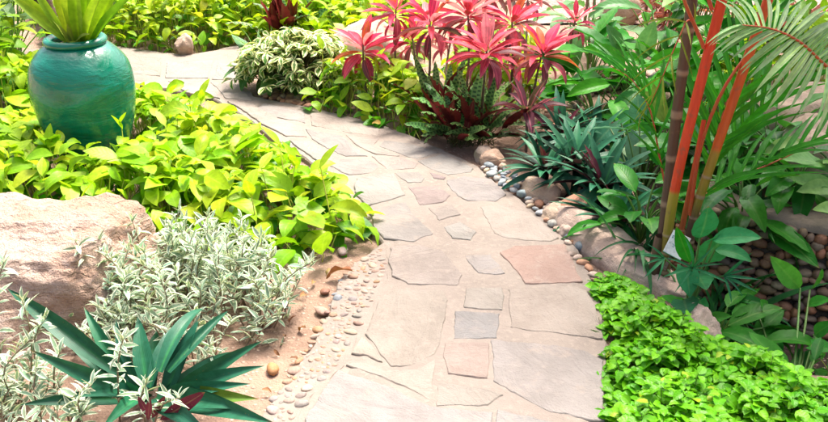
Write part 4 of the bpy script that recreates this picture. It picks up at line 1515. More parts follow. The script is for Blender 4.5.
rosette(pl, c, 14, 0.22, ('cord0', 'cord1', 'cord2'), lambda f, q: jit(q.choice([(0.12, 0.035, 0.05), (0.10, 0.07, 0.03), (0.16, 0.04, 0.07), (0.06, 0.08, 0.06)]), 0.2, q), r, 75, -5)
pl.done()

# ------------------------------------------------------------------ spotted rattlesnake plants
r = random.Random(61)


def rattlesnake(label, base, n, L, nm, seed, upright=(20, 82)):
    q = random.Random(seed)
    b = G(*base)
    b.z = terrain(b.x, b.y)
    pl = Plant('rattlesnake_plant', label, 'plant', b)
    for i in range(n):
        az = q.uniform(0, 6.28)
        pitch = R(q.uniform(*upright))
        if math.sin(az) < -0.1:
            pitch *= 0.76
        pos = b + Vector((q.uniform(-0.07, 0.07), q.uniform(-0.06, 0.06), 0.0))
        ped = q.uniform(0.05, 0.16)
        d = Vector((math.cos(az) * math.cos(pitch), math.sin(az) * math.cos(pitch), math.sin(pitch)))
        st = pos + d * ped
        pl.stem([pos, st], [0.003, 0.002], (0.10, 0.10, 0.03), 4)
        pl.leaf(q.choice(('rattle0', 'rattle1', 'rattle2')), dir_mat(st, az, pitch, L * q.uniform(0.7, 1.15), q.gauss(0, 0.5)),
                jit(lerp((0.10, 0.26, 0.07), (0.22, 0.36, 0.10), q.random()), 0.15, q))
    for i in range(nm):
        az = q.uniform(0, 6.28)
        pos = b + Vector((q.uniform(-0.10, 0.05), q.uniform(-0.08, 0.02), 0.05))
        pl.leaf('maroon0', dir_mat(pos, az, R(q.uniform(68, 86)), L * q.uniform(0.75, 1.0), q.uniform(-1, 1)), jit((0.17, 0.018, 0.018), 0.2, q))
    pl.done()


rattlesnake('spotted rattlesnake plant with dark red leaf backs, left of the three by the path', (438, 128), 34, 0.29, 4, 3, (38, 86))
rattlesnake('spotted rattlesnake plant nearest the path, in the middle of the three', (460, 142), 40, 0.29, 2, 4, (35, 85))
rattlesnake('spotted rattlesnake plant on the right of the three, before the large cordyline', (484, 140), 30, 0.28, 1, 5, (35, 85))
rattlesnake('upright rattlesnake plant with dark red leaf backs rising behind the cream-splashed shrub', (288, 46), 16, 0.40, 12, 6, (60, 86))

# ------------------------------------------------------------------ cream-splashed shrub and its strap-leaved neighbour
r = random.Random(71)
b = G(296, 92)
pl = Plant('umbrella_shrub', 'dense round shrub with cream-splashed leaves at the bend of the path', 'shrub', b)
for i in range(230):
    u = r.uniform(0.02, 1.0)
    az = r.uniform(0, 6.28)
    el = math.asin(u ** 0.8)
    rad = 0.35 * r.uniform(0.8, 1.08)
    c = b + Vector((math.cos(az) * math.cos(el) * rad * 1.08, math.sin(az) * math.cos(el) * rad * 0.8, 0.06 + math.sin(el) * rad * 0.92))
    pl.stem([b + Vector((r.uniform(-.1, .1), r.uniform(-.1, .1), 0)), (b + c) / 2 + Vector((0, 0, 0.05)), c], [0.006, 0.004, 0.002], (0.16, 0.14, 0.06), 3)
    a0 = r.uniform(0, 6.28)
    tb = jit(lerp((0.07, 0.20, 0.03), (0.16, 0.30, 0.05), r.random()), 0.2, r)
    for q in range(6):
        a = a0 + q * 1.047 + r.uniform(-0.2, 0.2)
        pl.leaf(r.choice(('splash0', 'splash1', 'splash2')), dir_mat(c, a, r.uniform(-0.5, 0.4), r.uniform(0.06, 0.105), r.gauss(0, 0.3)), tb, 0.5 + u)
pl.done(300, 8)
b = G(266, 95)
pl = Plant('dracaena', 'green dracaena with narrow arching leaves overhanging the bend of the path', 'plant', b)
for j in range(4):
    bb = b + Vector((r.uniform(-0.1, 0.14), r.uniform(-0.05, 0.2), 0))
    c = bb + Vector((r.uniform(-0.06, 0.02), 0, r.uniform(0.12, 0.24)))
    pl.tube('stem', [bb, c], [0.012, 0.01], M['cane'], 5)
    rosette(pl, c, 17, 0.24, ('grass0', 'green0', 'grass1', 'green1', 'green2'), lambda f, q: jit(lerp((0.16, 0.30, 0.07), (0.05, 0.17, 0.05), q.random()), 0.2, q), r, 80, -20, (1.0, 1.5), dz=0.05)
pl.done(300, 8)

# ------------------------------------------------------------------ big-leaved plants, right of centre
r = random.Random(81)
DG, MG = (0.015, 0.19, 0.012), (0.07, 0.36, 0.016)


def bigleaf(name, label, base, n, L, kinds, c1, c2, h=0.18, spread=(8, 75), width=(0.9, 1.2), extra=(), cat='plant', zb=None, pet=(0.10, 0.30), maxp=300):
    b = G(*base)
    b.z = terrain(b.x, b.y) if zb is None else zb
    pl = Plant(name, label, cat, b)
    for i in range(n):
        az = r.uniform(0, 6.28)
        el = R(r.uniform(*spread))
        pd = Vector((math.cos(az) * math.cos(el), math.sin(az) * math.cos(el), math.sin(el)))
        st = b + Vector((r.uniform(-.04, .04), r.uniform(-.04, .04), 0)) + pd * r.uniform(*pet) + Vector((0, 0, h * r.uniform(0.5, 1.0)))
        pl.stem(spline([b, b.lerp(st, 0.55) + Vector((0, 0, 0.04)), st], 5), [0.006, 0.005, 0.0045, 0.004, 0.0035], jit(lerp(c1, (0.2, 0.28, 0.06), 0.5), 0.2, r), 5)
        pl.leaf(r.choice(kinds), dir_mat(st, az, el * 0.55 - 0.15 + r.gauss(0, 0.2), L * r.uniform(0.7, 1.15), r.gauss(0, 0.3), r.uniform(*width)), jit(lerp(c1, c2, r.random()), 0.2, r))
    for (bx, by), (tx, ty), Y, tn, wd, tint, face in extra:
        a, t = P(bx, by, Y), P(tx, ty, Y - 0.06)
        pl.stem(spline([b, b.lerp(a, 0.6) + Vector((0, 0, 0.03)), a], 5), [0.006, 0.005, 0.0045, 0.004, 0.0035], jit(lerp(c1, (0.2, 0.28, 0.06), 0.5), 0.2, r), 5)
        pl.leaf(tn, chord_mat(tn, a, t, Vector(face), wd), jit(tint, 0.12, r), 2.0)
    pl.done(maxp)
    return pl


UPF = (0.0, -0.6, 0.8)
bigleaf('peace_lily', 'broad glossy green peace lily in the middle of the right bed', (636, 118), 22, 0.34, ('big0', 'big1', 'big2'), DG, MG, 0.25,
        extra=[((626, 68), (582, 48), 4.9, 'big1', 1.1, MG, UPF), ((610, 84), (566, 97), 4.7, 'big1', 1.0, MG, UPF), ((622, 62), (606, 24), 5.2, 'big0', 1.2, (0.08, 0.24, 0.08), UPF),
               ((636, 92), (612, 112), 4.6, 'big1', 1.3, (0.03, 0.17, 0.03), UPF), ((650, 92), (668, 126), 4.5, 'heart0', 0.9, (0.24, 0.34, 0.05), (0.1, -0.9, 0.4)),
               ((640, 60), (655, 20), 5.2, 'big0', 1.2, (0.12, 0.30, 0.12), UPF), ((646, 70), (690, 50), 4.9, 'big1', 1.0, MG, UPF)])
bigleaf('peace_lily', 'dark glossy peace lily behind the palm trunk in the right bed', (676, 105), 20, 0.34, ('big0', 'big1', 'big2'), DG, MG, 0.25)
bigleaf('peace_lily', 'pale-leaved plant at the top between cordylines and the stick fence', (590, 62), 16, 0.32, ('big0', 'big1', 'big2'), (0.06, 0.20, 0.06), (0.16, 0.33, 0.12), 0.25,
        extra=[((588, 18), (604, 8), 6.0, 'big1', 1.1, (0.12, 0.28, 0.12), UPF), ((590, 20), (600, 42), 5.8, 'big0', 1.0, (0.36, 0.44, 0.26), UPF)])
bigleaf('peace_lily', 'broad dark leaves at the top edge left of the palm trunk', (655, 62), 18, 0.34, ('big0', 'big1', 'big2'), DG, (0.06, 0.22, 0.05), 0.2)
bigleaf('peace_lily', 'dark peace lily low in the hollow right of the terracotta-capped wall', (596, 128), 18, 0.28, ('big0', 'big1', 'big2'), DG, MG, 0.12)
bigleaf('peace_lily', 'glossy peace lily between the coral cordyline and the big-leaved clump', (588, 92), 16, 0.28, ('big0', 'big1', 'big2'), DG, MG, 0.14)
bigleaf('peace_lily', 'dark leafy plant just left of the brown palm trunk', (650, 150), 18, 0.28, ('big0', 'big1', 'big2'), DG, (0.05, 0.2, 0.03), 0.2)
bigleaf('taro', 'taro with a large blue-green and a bright green heart leaf behind the boat lilies', (640, 196), 5, 0.20, ('heart0', 'heart1'), (0.03, 0.15, 0.06), (0.06, 0.25, 0.08), 0.15, (30, 70),
        extra=[((640, 136), (634, 172), 3.95, 'heart1', 1.25, (0.16, 0.36, 0.24), (-0.2, -0.9, 0.5)), ((652, 146), (664, 170), 3.9, 'heart0', 1.1, (0.05, 0.42, 0.03), (0.2, -0.9, 0.4)),
               ((610, 128), (590, 150), 4.1, 'heart1', 1.2, (0.05, 0.22, 0.12), (-0.2, -0.8, 0.5)), ((620, 120), (640, 112), 4.2, 'heart1', 1.0, (0.05, 0.24, 0.08), UPF)])
bigleaf('caladium', 'pale silvery leaves behind the teal pot at the top left', (20, 78), 9, 0.26, ('heart0', 'heart1'), (0.20, 0.36, 0.14), (0.40, 0.50, 0.30), 0.35, (30, 80))
bigleaf('leafy_shrub', 'lime green leafy shrub at the left edge beside the teal pot', (-2, 100), 60, 0.13, ('lime0', 'lime1', 'lime2'), (0.20, 0.45, 0.01), (0.48, 0.60, 0.02), 0.45, (5, 88), cat='shrub', pet=(0.05, 0.36))
bigleaf('leafy_shrub', 'yellow-green leafy shrub behind the pot at the top left corner', (12, 66), 50, 0.14, ('lime0', 'lime1', 'lime2'), (0.20, 0.45, 0.01), (0.46, 0.58, 0.02), 0.4, (5, 88), cat='shrub', pet=(0.05, 0.36))
bigleaf('hosta', 'light green ribbed leaves in front of the tan boulder, right edge', (838, 220), 12, 0.24, ('big0', 'big1', 'big2'), (0.12, 0.30, 0.08), (0.20, 0.40, 0.10), 0.05, (10, 60), zb=0.14,
        extra=[((836, 190), (796, 192), 3.35, 'big1', 1.1, (0.20, 0.40, 0.10), UPF), ((840, 205), (788, 178), 3.4, 'big1', 1.0, (0.18, 0.38, 0.1), UPF), ((840, 212), (812, 210), 3.2, 'big1', 1.1, (0.26, 0.45, 0.12), UPF), ((842, 175), (806, 166), 3.5, 'big1', 1.0, (0.14, 0.34, 0.1), UPF)])
LG = (0.06, 0.30, 0.035)
bigleaf('water_plantain', 'long-stalked lance-leaved plant in front of the stone wall, lower right', (802, 372), 6, 0.13, ('big1', 'big2'), (0.03, 0.16, 0.03), LG, 0.10, (20, 70), zb=-0.25,
        extra=[((800, 288), (770, 256), 2.85, 'big0', 0.85, (0.12, 0.42, 0.06), (-0.4, -0.8, 0.5)), ((810, 290), (822, 268), 2.85, 'big0', 0.85, LG, (0.3, -0.8, 0.5)),
               ((732, 298), (768, 306), 2.9, 'big1', 0.85, (0.04, 0.22, 0.04), UPF), ((757, 312), (778, 330), 2.85, 'big1', 0.85, LG, UPF), ((804, 352), (806, 372), 2.65, 'heart1', 1.4, (0.04, 0.26, 0.05), (0, -0.9, 0.5)),
               ((776, 340), (778, 360), 2.7, 'heart0', 1.1, (0.04, 0.28, 0.05), (0, -0.9, 0.5)), ((808, 305), (832, 300), 2.8, 'big1', 1.3, (0.06, 0.32, 0.04), UPF), ((765, 320), (760, 300), 2.85, 'big0', 1.3, LG, UPF),
               ((815, 335), (836, 322), 2.7, 'big1', 1.3, (0.05, 0.28, 0.04), UPF), ((812, 345), (836, 352), 2.6, 'heart1', 1.2, (0.05, 0.26, 0.04), UPF), ((706, 322), (732, 316), 2.8, 'big1', 1.2, (0.08, 0.34, 0.05), UPF)])
bigleaf('canna', 'smooth dark oval leaves at the foot of the red palm', (690, 300), 3, 0.18, ('heart0', 'big1'), (0.02, 0.14, 0.06), (0.05, 0.26, 0.10), 0.08, (30, 70), zb=-0.08,
        extra=[((686, 268), (690, 298), 2.72, 'heart1', 1.3, (0.04, 0.26, 0.10), (-0.1, -0.9, 0.4)), ((700, 238), (708, 206), 2.75, 'big0', 1.6, (0.03, 0.24, 0.10), (0.1, -0.9, 0.3)),
               ((700, 262), (728, 232), 2.85, 'big0', 1.7, (0.04, 0.26, 0.10), (0.1, -0.9, 0.3)), ((712, 240), (762, 238), 2.8, 'big1', 1.2, (0.05, 0.30, 0.10), UPF), ((700, 300), (702, 320), 2.7, 'heart1', 1.2, (0.03, 0.24, 0.06), UPF),
               ((715, 250), (752, 262), 2.75, 'big2', 1.1, (0.04, 0.25, 0.08), UPF), ((690, 262), (676, 226), 2.75, 'big0', 0.75, (0.02, 0.22, 0.02), (-0.3, -0.9, 0.2))])

DK = (0.015, 0.14, 0.016)
for lab, bp, n, L, zb in (
        ('dark green leafy plant against the foot of the stone wall', (742, 330), 16, 0.20, -0.26),
        ('dark leafy plant in the hollow between sign and stone wall', (722, 312), 14, 0.20, -0.22),
        ('dark leafy plant spilling over the left end of the stone wall', (738, 238), 20, 0.24, 0.02),
        ('dark leafy plant on top of the stone wall below the tan boulder', (786, 222), 20, 0.22, 0.10),
        ('dark leafy plant in the right corner of the hollow', (836, 372), 14, 0.18, -0.26),
        ('deep green leafy plant behind the grassy clump and red stems', (716, 190), 22, 0.28, 0.0),
        ('deep green leafy plant left of the sign behind the long boulder', (640, 240), 16, 0.22, None),
        ('deep green leafy plant behind the low frond, just right of the red stems', (742, 185), 22, 0.28, 0.02),
        ('deep green leafy plant under the low frond at the right', (770, 170), 22, 0.28, 0.05)):
    bigleaf('shade_plant', lab, bp, n, L, ('big0', 'big1', 'big2', 'green1'), DK, (0.05, 0.27, 0.02), 0.10, (5, 75), zb=zb, pet=(0.06, 0.2))
# fan palm seedling, grassy clumps
b = G(690, 292)
b.z = -0.08
pl = Plant('fan_palm_seedling', 'small fan palm with finger-like leaves in front of the red palm base', 'palm', b)
for (cx, cy), Y, n, L, a0, a1 in (((692, 268), 2.66, 7, 0.125, -20, 230), ((724, 276), 2.74, 6, 0.12, -80, 60), ((664, 258), 2.72, 5, 0.10, 130, 250)):
    c = P(cx, cy, Y)
    pl.stem(spline([b, b.lerp(c, 0.5) + Vector((0, 0, 0.05)), c], 6), 0.003, (0.08, 0.2, 0.05), 4)
    for q in range(n):
        a = R(a0 + (a1 - a0) * q / (n - 1))
        d = Vector((math.cos(a), -0.35 + 0.5 * math.sin(a) * 0.6, math.sin(a) * 0.75)).normalized()
        tn = r.choice(('leaflet0', 'leaflet1', 'leaflet2'))
        pl.leaf(tn, chord_mat(tn, c, c + d * L * r.uniform(0.8, 1.1), Vector((0, -0.7, 0.7)), r.uniform(0.9, 1.4)), jit((0.03, 0.20, 0.085), 0.2, r))
pl.done()
for lab, (x, y), n, L, c1, zb in (
        ('grassy strap-leaved clump left of the palm trunk in the hollow', (640, 262), 26, 0.34, (0.03, 0.16, 0.05), None),
        ('grassy strap-leaved clump right of the red palm stems', (730, 262), 44, 0.42, (0.035, 0.19, 0.05), None),
        ('arching grassy clump at the top of the stone wall', (752, 226), 46, 0.40, (0.06, 0.22, 0.05), 0.0),
        ('dark grassy clump behind the red palm stems', (700, 205), 44, 0.45, (0.03, 0.15, 0.04), None)):
    g = G(x, y)
    g.z = terrain(g.x, g.y) if zb is None else zb
    pl = Plant('spider_lily', lab, 'plant', g)
    for i in range(n):
        a = r.uniform(0, 6.28)
        pl.leaf(r.choice(('grass0', 'grass1', 'grass2', 'grass2')), dir_mat(g + Vector((r.uniform(-.06, .06), r.uniform(-.06, .06), 0)), a, R(r.uniform(25, 85)), L * r.uniform(0.6, 1.15), r.gauss(0, .3), r.uniform(0.6, 1.1)), jit(c1, 0.3, r))
    pl.done(60)

# ------------------------------------------------------------------ red sealing-wax palm
k = NT('palm_stem')
co = k.obj_co()
tn_, _ = k.tint()
nn = k.noise(co, 30.0, 4.0)
mp = k.n('ShaderNodeMapping')
k.put(mp.inputs[0], co)
mp.inputs['Scale'].default_value = (60, 60, 3)
st = k.noise(mp.outputs[0], 1.0, 3.0)
c = k.mix(k.math('MULTIPLY', k.ramp(st, 0.4, 0.75), 0.55), tn_, k.mix(1.0, tn_, (0.6, 0.55, 0.5), 'MULTIPLY'))
c = k.mix(k.math('MULTIPLY', k.ramp(nn, 0.58, 0.74), 0.55), c, (0.14, 0.08, 0.04))
M_PALM = k.finish(k.bsdf(c, 0.42, k.bump(st, 0.2, 0.004)))
M_PET = stem_material('red_petiole', (0.48, 0.05, 0.02), (0.40, 0.10, 0.02), rough=0.4)
RED, OLV, BRN, GRN = (0.64, 0.045, 0.008), (0.24, 0.19, 0.02), (0.085, 0.045, 0.03), (0.14, 0.24, 0.03)
pbase = P(662, 290, 3.02)
pbase.z = terrain(pbase.x, pbase.y)
palm = Plant('sealing_wax_palm', 'clump of bright red-stemmed palms with brown ringed trunks on the right', 'palm', pbase)


def cane(name, pts, rad, zones, rings, top_r=None, sides=14):
    """ringed palm cane: zones = list of (height fraction, colour)"""
    n = 240
    sp_ = spline(pts, n)
    rr, cols = [], []
    for i in range(n):
        f = i / (n - 1)
        q = rad + ((top_r or rad) - rad) * f
        cc = zones[-1][1]
        for (f0, c0_), (f1, c1_) in zip(zones[:-1], zones[1:]):
            if f0 <= f <= f1:
                cc = lerp(c0_, c1_, (f - f0) / max(1e-6, f1 - f0))
                break
        for g in rings:
            if abs(f - g) < 0.0045:
                q *= 1.09
                cc = lerp(cc, (0.34, 0.24, 0.16), 0.75)
        rr.append(q)
        cols.append(cc)
    V, F = tube_arrays(sp_, rr, sides)
    T = np.repeat(np.array(cols), sides, axis=0)
    palm.part(name, V, F, M_PALM, None, None, T)
    return sp_


cA = cane('stem', [pbase + Vector((-0.03, 0, -0.05)), P(662, 240, 3.08), P(676, 120, 3.1), P(692, 0, 3.1), P(700, -110, 3.12), P(706, -200, 3.15)], 0.0205,
          [(0, BRN), (0.75, BRN), (0.85, OLV), (0.88, RED), (1, RED)], [0.06, 0.13, 0.2, 0.27, 0.34, 0.41, 0.48, 0.55, 0.62, 0.69, 0.76], 0.0185)
cB = cane('stem', [pbase + Vector((0.01, -0.06, -0.05)), P(666, 252, 2.96), P(680, 165, 2.97), P(722, 0, 3.0), P(742, -90, 3.0)], 0.0185,
          [(0, BRN), (0.2, (0.13, 0.075, 0.03)), (0.32, OLV), (0.435, (0.34, 0.26, 0.02)), (0.445, RED), (1, RED)], [0.05, 0.11, 0.18, 0.25, 0.31], 0.018)
cC = cane('stem', [pbase + Vector((0.10, 0.02, -0.05)), P(692, 225, 3.05), P(716, 150, 3.05), P(768, 0, 3.08), P(795, -80, 3.1)], 0.0175,
          [(0, BRN), (0.26, BRN), (0.36, OLV), (0.495, (0.34, 0.22, 0.02)), (0.505, (0.56, 0.10, 0.01)), (1, RED)], [0.06, 0.13, 0.2, 0.28, 0.36, 0.43], 0.017)
cD = cane('stem', [pbase + Vector((0.06, 0.03, -0.05)), P(680, 240, 3.12), P(690, 190, 3.15), P(704, 120, 3.2)], 0.014, [(0, BRN), (0.5, (0.42, 0.10, 0.02)), (1, RED)], [0.2, 0.4], 0.009, 8)
cE = cane('stem', [pbase + Vector((-0.06, -0.04, -0.05)), P(655, 270, 2.98), P(658, 250, 2.98), P(661, 236, 2.98)], 0.026, [(0, BRN), (1, (0.11, 0.06, 0.04))], [0.25, 0.6], 0.022, 8)


def frond(label, pts, nleaf, L, tint, side_dirs=None, rad=0.009, droop=('leaflet0', 'leaflet1', 'leaflet2'), t0=0.2, wd=(0.65, 1.0), seed=1, spread=0.9, up=0.35):
    q = random.Random(seed)
    sp_ = spline(pts, 24)
    V, F = tube_arrays(sp_, [rad * (1 - 0.75 * i / 23) for i in range(24)], 6)
    fr = palm.part('frond', V, F, M_PET)
    fr['label'] = label
    for i in range(nleaf):
        f = t0 + (1 - t0) * i / (nleaf - 1)
        g = f * 23
        k0 = min(22, int(g))
        p = sp_[k0].lerp(sp_[k0 + 1], g - k0)
        d = (sp_[min(23, k0 + 1)] - sp_[max(0, k0 - 1)]).normalized()
        sd = d.cross(Vector((0, 0, 1)))
        sd = sd.normalized() if sd.length > 1e-3 else Vector((1, 0, 0))
        nu = sd.cross(d)
        ll = L * (0.65 + 0.5 * math.sin(math.pi * min(1, 0.15 + f * 0.85))) * q.uniform(0.88, 1.1)
        for s in (-1, 1):
            if side_dirs:
                v = side_dirs(f, s)
            else:
                v = (d * (1.1 - spread * 0.3 + 0.5 * f) + sd * s * spread * (1.15 - 0.6 * f) + nu * up).normalized()
            v = (v + Vector((q.gauss(0, .05), q.gauss(0, .05), q.gauss(0, .05)))).normalized()
            tn = q.choice(droop)
            fc = nu if nu.z > 0 else -nu
            palm.leaf(tn, chord_mat(tn, p, p + v * ll, (fc + Vector((0, -0.25, 0.2))).normalized(), q.uniform(*wd)), jit(tint, 0.2, q), 1.0, 'leaflet', fr)
    return fr


def pxdir(dx, dy, dz):
    """direction seen in the picture as right dx, up dy, with dz away from the camera"""
    return (Vector((1, 0, 0)) * dx + Vector((0, SP, CP)) * dy + Vector((0, CP, -SP)) * dz).normalized()


PALE, PG2 = (0.32, 0.50, 0.24), (0.035, 0.22, 0.02)
Rb = [P(905, 150, 2.95), P(856, 92, 2.9), P(826, 66, 2.85), P(800, 42, 2.8), P(772, 29, 2.78), P(742, 25, 2.76)]


def dirsA(f, s):
    if s < 0:
        return pxdir(-0.15 - 0.85 * smooth(0.25, 0.9, f), -0.75 + 0.25 * f, -0.15)
    return pxdir(0.75 - 1.0 * smooth(0.55, 1.0, f), 0.55 - 0.15 * f, 0.35)


frond('pale drooping frond arching in from the right edge', Rb, 26, 0.205, PALE, dirsA, 0.008, ('leaflet0', 'leaflet1', 'leaflet1'), 0.25, (0.95, 1.25), 3)
cr = cC[-1]
ct = cB[-1]
frond('dark low frond reaching right over the stone wall', [P(690, 215, 3.08), P(705, 195, 3.1), P(745, 175, 3.15), P(800, 150, 3.2), P(850, 120, 3.3)], 13, 0.30, (0.05, 0.30, 0.02), None, 0.006, seed=4, up=0.15)
frond('dark green frond behind the red stems fanning to the right', [P(700, 200, 3.3), P(715, 165, 3.3), P(745, 125, 3.35), P(790, 85, 3.4), P(830, 60, 3.5)], 15, 0.32, (0.06, 0.32, 0.02), None, 0.006, seed=5, up=0.1)
frond('green frond spreading between the red stems', [P(700, 190, 3.2), P(712, 150, 3.25), P(728, 100, 3.3), P(750, 50, 3.4), P(770, 10, 3.5)], 14, 0.30, (0.05, 0.30, 0.02), None, 0.006, seed=6, up=0.1)
frond('dark green frond leaning left behind the trunk', [P(668, 200, 3.2), P(660, 160, 3.25), P(650, 110, 3.3), P(632, 80, 3.35), P(610, 66, 3.4)], 11, 0.24, (0.04, 0.26, 0.02), None, 0.005, seed=7, up=0.1)
frond('thin yellow-green frond crossing left of the red stems', [P(704, 48, 3.0), P(690, 20, 3.0), P(678, 40, 2.95), P(662, 78, 2.9), P(650, 105, 2.9)], 7, 0.15, (0.22, 0.30, 0.03), None, 0.004, seed=8, up=0.1, wd=(0.4, 0.7))
# red petioles
for pts in ([P(704, 48, 2.99), P(695, 26, 2.98), P(684, 0, 2.96), P(672, -40, 2.95)], [P(690, 215, 3.05), P(700, 150, 3.05), P(722, 92, 3.05), P(752, 50, 3.08), P(790, 20, 3.1)], [P(712, 10, 3.0), P(706, -10, 3.0), P(700, -40, 2.98)]):
    palm.tube('petiole', spline(pts, 14), [0.0075 - 0.0002 * i for i in range(14)], M_PET, 6)
# crowns above the picture
for ci, (base_, n) in enumerate(((cA[-1], 6), (cB[-1], 5), (cC[-1], 5))):
    for j in range(n):
        a = j * 6.28 / n + ci * 0.7
        d = Vector((math.cos(a), math.sin(a), 0))
        if d.x < -0.5 or d.y < -0.1:
            continue
        frond('green frond of the crown above', [base_, base_ + d * 0.25 + Vector((0, 0, 0.45)), base_ + d * 0.65 + Vector((0, 0, 0.75)), base_ + d * 1.1 + Vector((0, 0, 0.72)), base_ + d * 1.5 + Vector((0, 0, 0.5))],
              24, 0.36, (0.06, 0.22, 0.04), None, 0.010, seed=20 + ci * 10 + j)
palm.done(260, 9)

# ------------------------------------------------------------------ plant label at the palm foot
k = NT('sign_paint')
M_SIGN = k.finish(k.bsdf(k.mix(k.ramp(k.noise(k.pos(), 40.0, 4.0), 0.45, 0.7), (0.72, 0.74, 0.72), (0.52, 0.55, 0.52)), 0.45))
k = NT('sign_ink')
M_INK = k.finish(k.bsdf((0.02, 0.17, 0.18), 0.5))
M_GEDGE = stem_material('sign_edge', (0.03, 0.20, 0.08))
sa = P(677, 245, 2.92)
sg = bpy.data.objects.new('plant_sign', None)
sg.location = sa
sg.rotation_euler = (R(58), R(24), R(-14))
link(sg)
tag(sg, 'small white plant name board with blue-green writing at the palm foot', 'sign')


def box(name, c, s, mat, parent, bev=0.001):
    bm = bmesh.new()
    bmesh.ops.create_cube(bm, size=1.0)
    for v in bm.verts:
        v.co = Vector((v.co.x * s[0] + c[0], v.co.y * s[1] + c[1], v.co.z * s[2] + c[2]))
    bmesh.ops.bevel(bm, geom=bm.edges[:], offset=bev, segments=1, affect='EDGES')
    me = bpy.data.meshes.new(name)
    bm.to_mesh(me)
    bm.free()
    me.materials.append(mat)
    o = bpy.data.objects.new(name, me)
    link(o, parent)
    return o


sg.scale = (0.78, 0.78, 0.78)
bd = box('board', (0, 0, 0), (0.092, 0.115, 0.005), M_SIGN, sg, 0.0015)
box('edge_strip', (0, -0.0585, 0), (0.096, 0.003, 0.008), M_GEDGE, sg, 0.0008)
box('stake', (0, -0.085, -0.009), (0.014, 0.10, 0.010), M_CORE, sg)
rs = random.Random(3)
for row, yy in enumerate((0.018, -0.020)):
    strokes = []
    x = -0.038
    V, F = [], []
    while x < 0.036:
        w = rs.uniform(0.006, 0.010)
        for (x0, y0, x1, y1) in ((x, 0, x + 0.0022, 0.016), (x + w * 0.6, 0, x + w * 0.6 + 0.0022, 0.016), (x, 0.006 * rs.random(), x + w * 0.6, 0.006), (x, 0.013, x + w * 0.5, 0.016)):
            if rs.random() < 0.8:
                n0 = len(V)
                V += [(x0, yy + y0, 0.0034), (x1, yy + y0, 0.0034), (x1, yy + y1, 0.0034), (x0, yy + y1, 0.0034)]
                F.append((n0, n0 + 1, n0 + 2, n0 + 3))
        x += w + (0.006 if rs.random() < 0.25 else 0.002)
    # stagger heights so that crossing strokes never share a plane
    V = [(a, b_, c_ + 0.00005 * (i // 4)) for i, (a, b_, c_) in enumerate(V)]
    link(bpy.data.objects.new('writing', np_mesh('writing', V, F, None, None, M_INK, False)), bd)

# ------------------------------------------------------------------ background right: gravel bank, stick fence, red grasses
k = NT('pink_gravel')
pos = k.pos()
n1 = k.noise(pos, 9.0, 6.0, 0.7)
vo = k.n('ShaderNodeTexVoronoi')
k.put(vo.inputs['Vector'], pos)
vo.inputs['Scale'].default_value = 28.0
c = k.mix(vo.outputs['Distance'], (0.42, 0.28, 0.235), (0.25, 0.15, 0.12))
c = k.mix(k.ramp(n1, 0.45, 0.7), c, (0.38, 0.29, 0.25))
M_GRAV = k.finish(k.bsdf(c, 0.9, k.bump(vo.outputs['Distance'], 0.8, 0.02)))
V, F = [], []
for j in range(20):
    for i in range(30):
        x, y = 0.9 + i * 0.2, 7.3 + j * 0.2
        V.append((x, y, terrain(x, y) + 0.012 + 0.03 * nz(x, y, 4, 3) + 0.0 + 0.5 * smooth(7.6, 9.5, y)))
F = [(j * 30 + i, j * 30 + i + 1, (j + 1) * 30 + i + 1, (j + 1) * 30 + i) for j in range(19) for i in range(29)]
gb = bpy.data.objects.new('gravel_bank', np_mesh('gravel_bank', V, F, None, None, M_GRAV))
link(gb)
tag(gb, 'pinkish gravel bank at the top right', 'gravel bank', kind='structure')
M_STICK = stem_material('weathered_stick', (0.26, 0.17, 0.11), (0.15, 0.095, 0.07), rough=0.8)
r = random.Random(91)
b = G(585, 22)
fence = Plant('stick_fence', 'row of thin brown upright sticks on the gravel at the top', 'fence', (b.x, b.y, 0))
for i in range(22):
    x = b.x + i * 0.065 + r.uniform(-0.015, 0.015)
    y = b.y + r.uniform(-0.05, 0.05) + i * 0.01
    z = terrain(x, y)
    tp = Vector((x + r.uniform(-0.05, 0.05), y + 0.02, z + r.uniform(0.55, 0.8)))
    fence.tube('stick', [(x, y, z - 0.05), Vector((x, y, z)).lerp(tp, 0.5) + Vector((r.uniform(-.012, .012), 0, 0)), tp], [0.014, 0.013, 0.011], M_STICK, 6)
fence.tube('rail', [(b.x - 0.05, b.y + 0.05, 0.5), (b.x + 1.5, b.y + 0.2, 0.52)], 0.013, M_STICK, 6)
p = G(612, 18)
rock('boulder', 'grey-brown stone in front of the stick fence at the top', 'boulder', (p.x, p.y - 0.2, 0.08), (0.20, 0.15, 0.20), 61, 'tan_rock', 0.3, sub=4)
for lab, (x, y), n, L, tint, zz in (
        ('tuft of thin dusky red grass blades left of the palm trunk, top edge', (672, 26), 60, 0.55, (0.30, 0.10, 0.09), None),
        ('tuft of thin pinkish grass blades behind the red palm stems, top edge', (740, 40), 70, 0.55, (0.36, 0.14, 0.12), None),
        ('tuft of thin pinkish grass blades in the top right corner', (800, 40), 80, 0.6, (0.36, 0.15, 0.13), None),
        ('dry reddish tuft above the stick fence', (640, 6), 60, 0.5, (0.34, 0.14, 0.10), None)):
    g = G(x, y)
    g.z = terrain(g.x, g.y) + 0.03
    pl = Plant('red_grass', lab, 'grass tuft', g)
    for i in range(n):
        a = r.uniform(0, 6.28)
        pl.leaf(r.choice(('grass0', 'grass1', 'grass2')), dir_mat(g + Vector((r.uniform(-.12, .12), r.uniform(-.12, .12), 0)), a, R(r.uniform(15, 85)), L * r.uniform(0.6, 1.15), r.gauss(0, .3), r.uniform(0.35, 0.6)), jit(tint, 0.3, r))
    pl.done(90)
